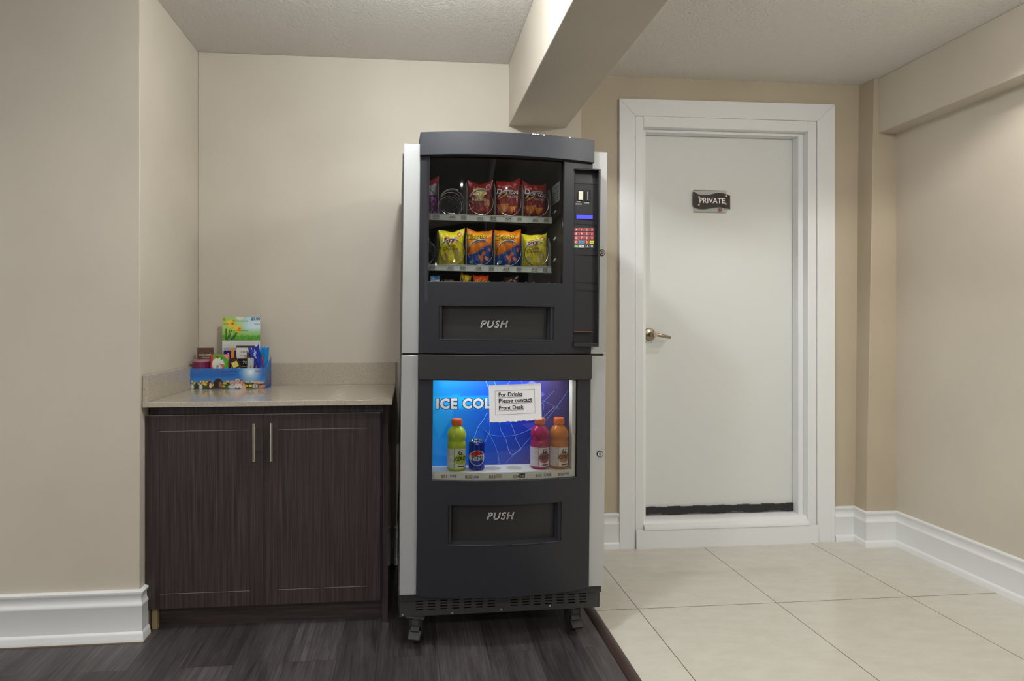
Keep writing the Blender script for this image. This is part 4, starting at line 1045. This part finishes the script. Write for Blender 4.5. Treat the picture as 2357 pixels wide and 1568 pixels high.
for t, v, ue in (('For Drinks', .685, .635), ('Please contact', .515, .82), ('Front Desk', .33, .655)):
    V, _f = glyphs(t, .024, 'LEFT', 1.0); wmax = max(x for x, y in V); k = (ue - .175) * PW / wmax
    m.text(t, k, lambda tx, ty: pfn(.175 + tx / PW, v + ty / PH), M_ink, .024, align='LEFT'); pl((.175, v - .025), (ue, v - .025), .0009)
m.build('sheet', NP)

# ------------------------------------------------------------------ display box on the counter
ZT = .8895; YF = 2.645; DEPX = .115
def bx(px, Y=YF): return atY(px, 870, Y)[0]
def bz(py, px=520, Y=YF): return atY(px, py, Y)[2]
X0, X1 = bx(436), bx(611.5); W = X1 - X0; HF = bz(848.5) - ZT
BX = thing('donation_display_box', 'blue cardboard donation box with a tall daffodil header card on the counter', 'display box', ((X0 + X1) / 2, YF, ZT))
hw_ = W / 2
def flower(u, v, cx, cy, r): return ell(u, v, cx, cy, r, r * 2.6)
FL = [(.06, .30), (.13, .26), (.19, .27), (.235, .34), (.30, .2), (.46, .27), (.50, .36), (.44, .12), (.52, .10), (.755, .34), (.83, .36), (.80, .15), (.745, .14), (.01, .1), (.17, .36), (.21, .22)]
def p_front(u, v):
    c = mixc((44, 120, 200), (20, 84, 176), 1 - v * .8); c = mixc(c, (120, 180, 224), .5 * max(0, 1 - abs(v - .35) / .3))
    d = math.hypot((u - .80), (v - .82) * .28); c = mixc(c, (240, 246, 240), max(0, 1 - d / .17)); 
    if v < .30 + .03 * math.sin(u * 30): c = mixc((60, 96, 60), (30, 60, 44), h2(round(u * 60), round(v * 14)))
    for cx, cy in FL:
        if flower(u, v, cx, cy, .021): c = (238, 210, 40) if h2(round(u * 90), round(v * 26)) > .3 else (206, 160, 20)
        if flower(u, v, cx, cy, .008): c = (224, 150, 20)
    # dogs
    for cx in (.035, .145):
        if ell(u, v, cx, .10, .026, .20): c = (176, 166, 158)
        if ell(u, v, cx + .004, .08, .012, .12): c = (216, 210, 206)
        if ell(u, v, cx + .002, .30, .019, .11): c = (206, 198, 190)
        if ell(u, v, cx - .013, .32, .009, .10, .2): c = (92, 74, 62)
        if ell(u, v, cx + .015, .33, .006, .07): c = (120, 98, 82)
        if ell(u, v, cx + .006, .27, .006, .025): c = (46, 38, 38)
    if ell(u, v, .265, .2, .036, .2): c = (104, 64, 40)
    if ell(u, v, .275, .16, .016, .13): c = (220, 204, 190)
    # people
    if ell(u, v, .375, .26, .062, .25): c = (44, 30, 26)
    if ell(u, v, .405, .2, .024, .16): c = (150, 96, 66)
    if ell(u, v, .42, .03, .04, .07): c = (50, 70, 92)
    for cx, cy, r, hair in ((.56, .25, .031, (200, 190, 184)), (.628, .34, .029, (196, 186, 182)), (.685, .30, .023, (110, 70, 56)), (.708, .15, .026, (150, 80, 60))):
        if ell(u, v, cx, cy - .17, r * 1.25, .14): c = (170, 196, 222) if cx < .6 else (214, 200, 196)
        if ell(u, v, cx, cy + .035, r * 1.03, .12): c = hair
        if ell(u, v, cx, cy, r * .86, .11): c = (206, 140, 112)
        if ell(u, v, cx, cy - .04, r * .4, .012): c = (240, 226, 220)
    if ell(u, v, .90, .30, .09, .055, -.35): c = (206, 164, 146)
    if ell(u, v, .87, .12, .05, .12): c = (90, 74, 66) if h2(round(u * 50), round(v * 12)) > .5 else (196, 186, 176)
    if ell(u, v, .955, .1, .04, .1, -.2): c = (196, 120, 96)
    if u > .985: c = mixc(c, (60, 110, 190), .6)
    return c
m = MB()
m.grid(200, 60, lambda u, v: (-hw_ + W * u, 0, HF * v), M_print, col=p_front, smooth=False)
M_cardw = mat('white_card', (214, 216, 214), .7); M_mr = mat('print_red', (200, 44, 44), .5); M_dkb = mat('print_navy', (24, 44, 84), .5)
m.box(-hw_, hw_, .0006, .002, 0, HF, M_cardw)
m.text('MADD', .0125, plane_xz(hw_ - .028, HF * .80, -.0006), M_mr, .012); m.text('MADD', .0105, plane_xz(-hw_ + .032, HF * .80, -.0006), M_mr, .01)
m.text('MULTI-CAUSE ONTARIO', .0065, plane_xz(.006, HF * .82, -.0006), M_dkb, .008); m.text('www.multicauseontario.com', .0056, plane_xz(.002, HF * .67, -.0006), M_dkb, .004)
ring = [(-.036 + .0042 * math.cos(a * PI / 6), -.0008, HF * .85 + .0042 * math.sin(a * PI / 6)) for a in range(12)]; m.tube(ring, .0011, M_mr, 4, closed=True)
m.build('front_panel', BX)
DY = .105
# sides slope up to the back
def p_side(u, v):
    c = mixc((40, 96, 176), (70, 130, 200), v)
    if ell(u, v, .45, .45, .2, .14): c = (150, 110, 90)
    if ell(u, v, .5, .25, .22, .10): c = (160, 60, 70) if h2(round(u * 9), round(v * 9)) > .5 else (90, 140, 190)
    return c
for sx in (-1, 1):
    m = MB(); zt_ = lambda u: HF + (.052) * max(0, (u - .1)) ** .8
    m.grid(14, 30, lambda u, v: (sx * hw_, DY * u if sx > 0 else DY * (1 - u), (zt_(u) if sx > 0 else zt_(1 - u)) * v), M_print, col=lambda u, v: p_side(u, v), smooth=False)
    m.grid(14, 1, lambda u, v: (sx * (hw_ - .001), DY * (1 - u) if sx > 0 else DY * u, (zt_(1 - u) if sx > 0 else zt_(u)) * v), M_cardw, smooth=False)
    m.build('side_panel', BX)
m = MB(); m.box(-hw_, hw_, DY, DY + .0015, 0, HF + .02, M_cardw); m.box(-hw_, hw_, 0.002, DY, 0.0, .0012, M_cardw); m.build('back_and_base', BX)
# header card
hx0, hx1 = atY(512, 740, YF + DY)[0] - (X0 + X1) / 2, atY(599, 740, YF + DY)[0] - (X0 + X1) / 2; hz = atY(555, 729.5, YF + DY)[2] - ZT; hzm = atY(555, 784.5, YF + DY)[2] - ZT
def p_head(u, v):
    c = mixc((170, 206, 110), (190, 226, 240), (u - .3) / .4)
    c = mixc((130, 190, 60), c, (v - .15) / .4)
    c = mixc(c, (226, 240, 250), max(0, 1 - math.hypot(u - .85, v - .7) / .35) * .6)
    if v < .22 + .05 * math.sin(u * 40) * h2(round(u * 60), 1): c = mixc((60, 140, 40), (120, 180, 60), h2(round(u * 70), round(v * 20)))
    for x0_, x1_ in ((.10, .10), (.14, .2), (.17, .24), (.24, .36), (.3, .38), (.26, .40)):
        if segd(u, v, (x0_, .05), (x1_, .5 - .5 * (x1_ - .1))) < .010: c = (30, 70, 40)
    for cx, cy in ((.22, .72), (.40, .5)):
        for k in range(6):
            a = k * PI / 3 + .3
            if ell(u, v, cx + .07 * math.cos(a), cy + .11 * math.sin(a), .055, .05, a): c = (242, 208, 50)
        if ell(u, v, cx + .05, cy, .05, .08): c = (236, 160, 24)
        if ell(u, v, cx + .06, cy, .025, .04): c = (204, 110, 16)
    if ell(u, v, .46, 1.0, .1, .14): c = (226, 222, 206)
    return c
m = MB(); y0 = DY - .0025; HW2 = hx1 - hx0
m.grid(110, 80, lambda u, v: (hx0 + HW2 * u, y0 - .0003, hzm + (hz - hzm) * v), M_print, col=p_head, smooth=False)
m.box(hx0, hx1, y0, y0 + .0018, .002, hz, M_cardw)
m.text('$3.00', .0185, plane_xz(hx1 - .021, hz - .0155, y0 - .001), M_dkb, .015); m.text('MADD', .0085, plane_xz(hx1 - .014, hz - .037, y0 - .001), M_mr, .012); m.text('MADD', .0085, plane_xz(hx0 + .018, hz - .037, y0 - .001), M_mr, .012)
m.text('MULTI-CAUSE ONTARIO', .0062, plane_xz(hx0 + .082, hz - .0215, y0 - .001), M_dkb, .006); m.text('www.multicauseontario.com', .0058, plane_xz(hx0 + .085, hz - .0675, y0 - .001), M_dkb, .006)
ring = [(hx0 + .009 + .005 * (math.sin(t) ** 3), y0 - .0012, hz - .0115 + .0055 * (math.cos(t) - .35 * math.cos(2 * t) - .12 * math.cos(3 * t))) for t in [i * PI / 10 for i in range(20)]]
m.tube(ring, .0009, M_mr, 4, closed=True)
m.build('header_card', BX)

# things in the box
def itm(px0, px1, py0, Y):
    a = atY(px0, py0, Y); b = atY(px1, py0, Y); return (a[0] + b[0]) / 2, b[0] - a[0], a[2] - ZT - .0015
def card_item(name, label, cat, px0, px1, py0, Y, th, paint, texts, ry=0, rx=0, side=(120, 80, 60), foil=False, nx=40, ny=50):
    xc, wd, ht = itm(px0, px1, py0, Y); m = MB()
    m.grid(nx, ny, lambda u, v: (-wd / 2 + wd * u, 0, ht * v), M_foil if foil else M_print, col=paint, smooth=False)
    m.box(-wd / 2, wd / 2, .0003, th, 0, ht, mat('box_side', side, .5))
    for (t, u, v, size, mt, bold, ang) in texts:
        ca, sa = math.cos(ang), math.sin(ang)
        m.text(t, size, lambda tx, ty: (-wd / 2 + wd * u + tx * ca - ty * sa, -.0006, ht * v + tx * sa + ty * ca), mt, bold)
    o = m.build(name); tag(o, label, cat, 'sweets in the donation box'); return place(o, (xc, Y, ZT + .0015 + abs(math.sin(ry)) * wd / 2), None, 0, ry, rx)
card_item('chocolate_almond_box', 'brown box of chocolate almonds at the back left of the donation box', 'candy box', 454, 489, 801, YF + .068, .02, lambda u, v: (92, 66, 50), [('AMANDES', .52, .80, .0118, M_wh, .005, 0), ('CHOCOLATE', .55, .745, .0055, M_wh, 0, 0), ('MILK CHOCOLATE', .55, .70, .0045, M_wh, 0, 0), ('ALMONDS', .55, .655, .0085, M_wh, .0, 0)], side=(120, 104, 92))
xc, wd, ht = itm(441, 482, 829, YF + .034)
cj = thing('purple_candy_jar', 'round dark purple jar with a clear lid at the left in the donation box', 'jar', (xc + .002, YF + .004 + wd / 2, ZT + .0015))
m = MB(); r = wd / 2; m.lathe([(r * .9, 0), (r, .003), (r, ht - .012), (r * .97, ht - .008)], mat('purple_jar', (104, 24, 66), .25), (0, 0, 0), 'z', 40)
m.grid(12, 12, lambda u, v: ((r + .0006) * math.sin((u - .5) * 1.1), -(r + .0006) * math.cos((u - .5) * 1.1), ht * .35 + .03 * v), M_label, col=lambda u, v: (214, 220, 230) if ell(u, v, .5, .5, .48, .48) and not ell(u, v, .5, .5, .34, .34) else (70, 60, 120) if ell(u, v, .5, .5, .34, .34) else (104, 24, 66))
m.build('jar_body', cj); m = MB(); m.lathe([(r * .98, ht - .009), (r * 1.02, ht - .006), (r * 1.0, ht), (r * .9, ht + .003), (r * .6, ht + .002), (.001, ht + .003)], mat('pink_lid', (168, 120, 124), .2), (0, 0, 0), 'z', 40); m.build('jar_lid', cj)
def p_jel(u, v):
    v = (v - .55) / .45
    c = (88, 170, 50)
    if u < .14: c = (196, 60, 50)
    if ell(u, v, .42, .34, .34, .44): c = (226, 232, 222)
    if ell(u, v, .38, .80, .06, .10, .5): c = (170, 44, 44)
    if ell(u, v, .62, .72, .06, .10, -.5): c = (60, 130, 40)
    if u + v > 1.62: c = (196, 60, 60) if int((u + v) * 40) % 2 else (236, 200, 200)
    return c
card_item('jelly_candy_box', 'green and white jelly candy box in the donation box', 'candy box', 485, 526, 816, YF + .024, .018, p_jel, [('JELLO', .56, .54, .0215, M_mr, .03, -PI / 2), ('BEANS', .33, .56, .0125, mat('print_green', (40, 120, 40), .5), .02, -PI / 2)], side=(200, 90, 60))
def p_pur(u, v):
    c = (48, 30, 112)
    if v > .92: c = (170, 170, 176)
    if .62 < u < .84: c = (226, 156, 30)
    return c
card_item('purple_chocolate_bar', 'purple wrapped bar with a silver end and an orange stripe in the donation box', 'candy', 515, 543, 801, YF + .074, .010, p_pur, [('3', .35, .80, .018, M_wh, .02, 0)], side=(60, 40, 110), foil=True)
def p_lin(u, v):
    c = (222, 222, 216)
    if v > .94: c = (64, 54, 48)
    if v < .70 and u > .05: c = (30, 28, 28)
    return c
card_item('dark_chocolate_bar', 'white and black boxed dark chocolate bar numbered 70 in the donation box', 'chocolate bar', 544, 586, 796, YF + .066, .010, p_lin, [('Lindt', .46, .82, .0175, M_ink, 0, 0), ('EXCELLENCE', .52, .735, .0088, M_inkg, 0, 0), ('70', .47, .55, .021, M_wh, .0, 0), ('CACAO', .50, .48, .0085, M_wh, .0, 0)], side=(60, 56, 52))
def p_wrap(u, v):
    c = (206, 200, 110) if abs(u - .5) < .36 else (60, 44, 26)
    if .22 < v < .34 or .62 < v < .70: c = (70, 60, 30)
    if v > .86: c = (70, 40, 30)
    return c
card_item('striped_candy_bar', 'yellow and brown wrapped bar leaning in the middle of the donation box', 'candy', 556, 575, 822, YF + .012, .008, p_wrap, [], ry=-.44, side=(90, 70, 40), foil=True)
card_item('clear_candy_pouch', 'small silvery clear candy pouch beside the blue bag in the donation box', 'candy', 569, 584, 824, YF + .022, .012, lambda u, v: (176, 180, 176) if h2(round(u * 6), round(v * 9)) > .35 else (110, 116, 110), [], side=(150, 154, 150), foil=True, nx=12, ny=18)
card_item('brown_wafer_bar', 'dark brown bar standing behind the clear pouch in the donation box', 'candy', 568, 584, 811, YF + .045, .008, lambda u, v: (84, 56, 44), [], side=(84, 56, 44), nx=8, ny=8)
def bagp(u, v):
    c = (18, 44, 150) if v > .35 + .2 * u else (24, 104, 200)
    if ell(u, v, -.1, .42, .3, .08, .3): c = (150, 90, 60)
    for cx, cy in ((.1, .22), (.5, .15), (-.3, .25)):
        if ell(u, v, cx, cy, .16, .06): c = (190, 216, 240)
    if ell(u, v, .25, .86, .18, .04): c = (90, 170, 230)
    return c
xc, wd, ht = itm(583, 609, 799, YF + .03)
b_ = bag('blue_candy_bag', 'dark blue foil candy bag tilted at the right in the donation box', 'sweets in the donation box', 'candy bag', xc + .002, ZT + .0015, wd, ht, .008, bagp, [('MINI', -.1, .78, .013, M_wh, .02, .1, -1.3)], -.14, (.03, .06), y=YF + .034, seed=21, nx=26, ny=40, frame=Matrix.Identity(4))
xc, wd, ht = itm(597, 617, 800, YF + .06)
bag('light_blue_candy_bag', 'bright blue candy bag behind the dark blue one in the donation box', 'sweets in the donation box', 'candy bag', xc - .003, ZT + .0015, wd, ht, .007, lambda u, v: (206, 40, 50) if abs(u + .3) < .12 and v < .8 else (30, 130, 205), [], .03, (.04, .0), y=YF + .066, seed=22, nx=20, ny=30, frame=Matrix.Identity(4))
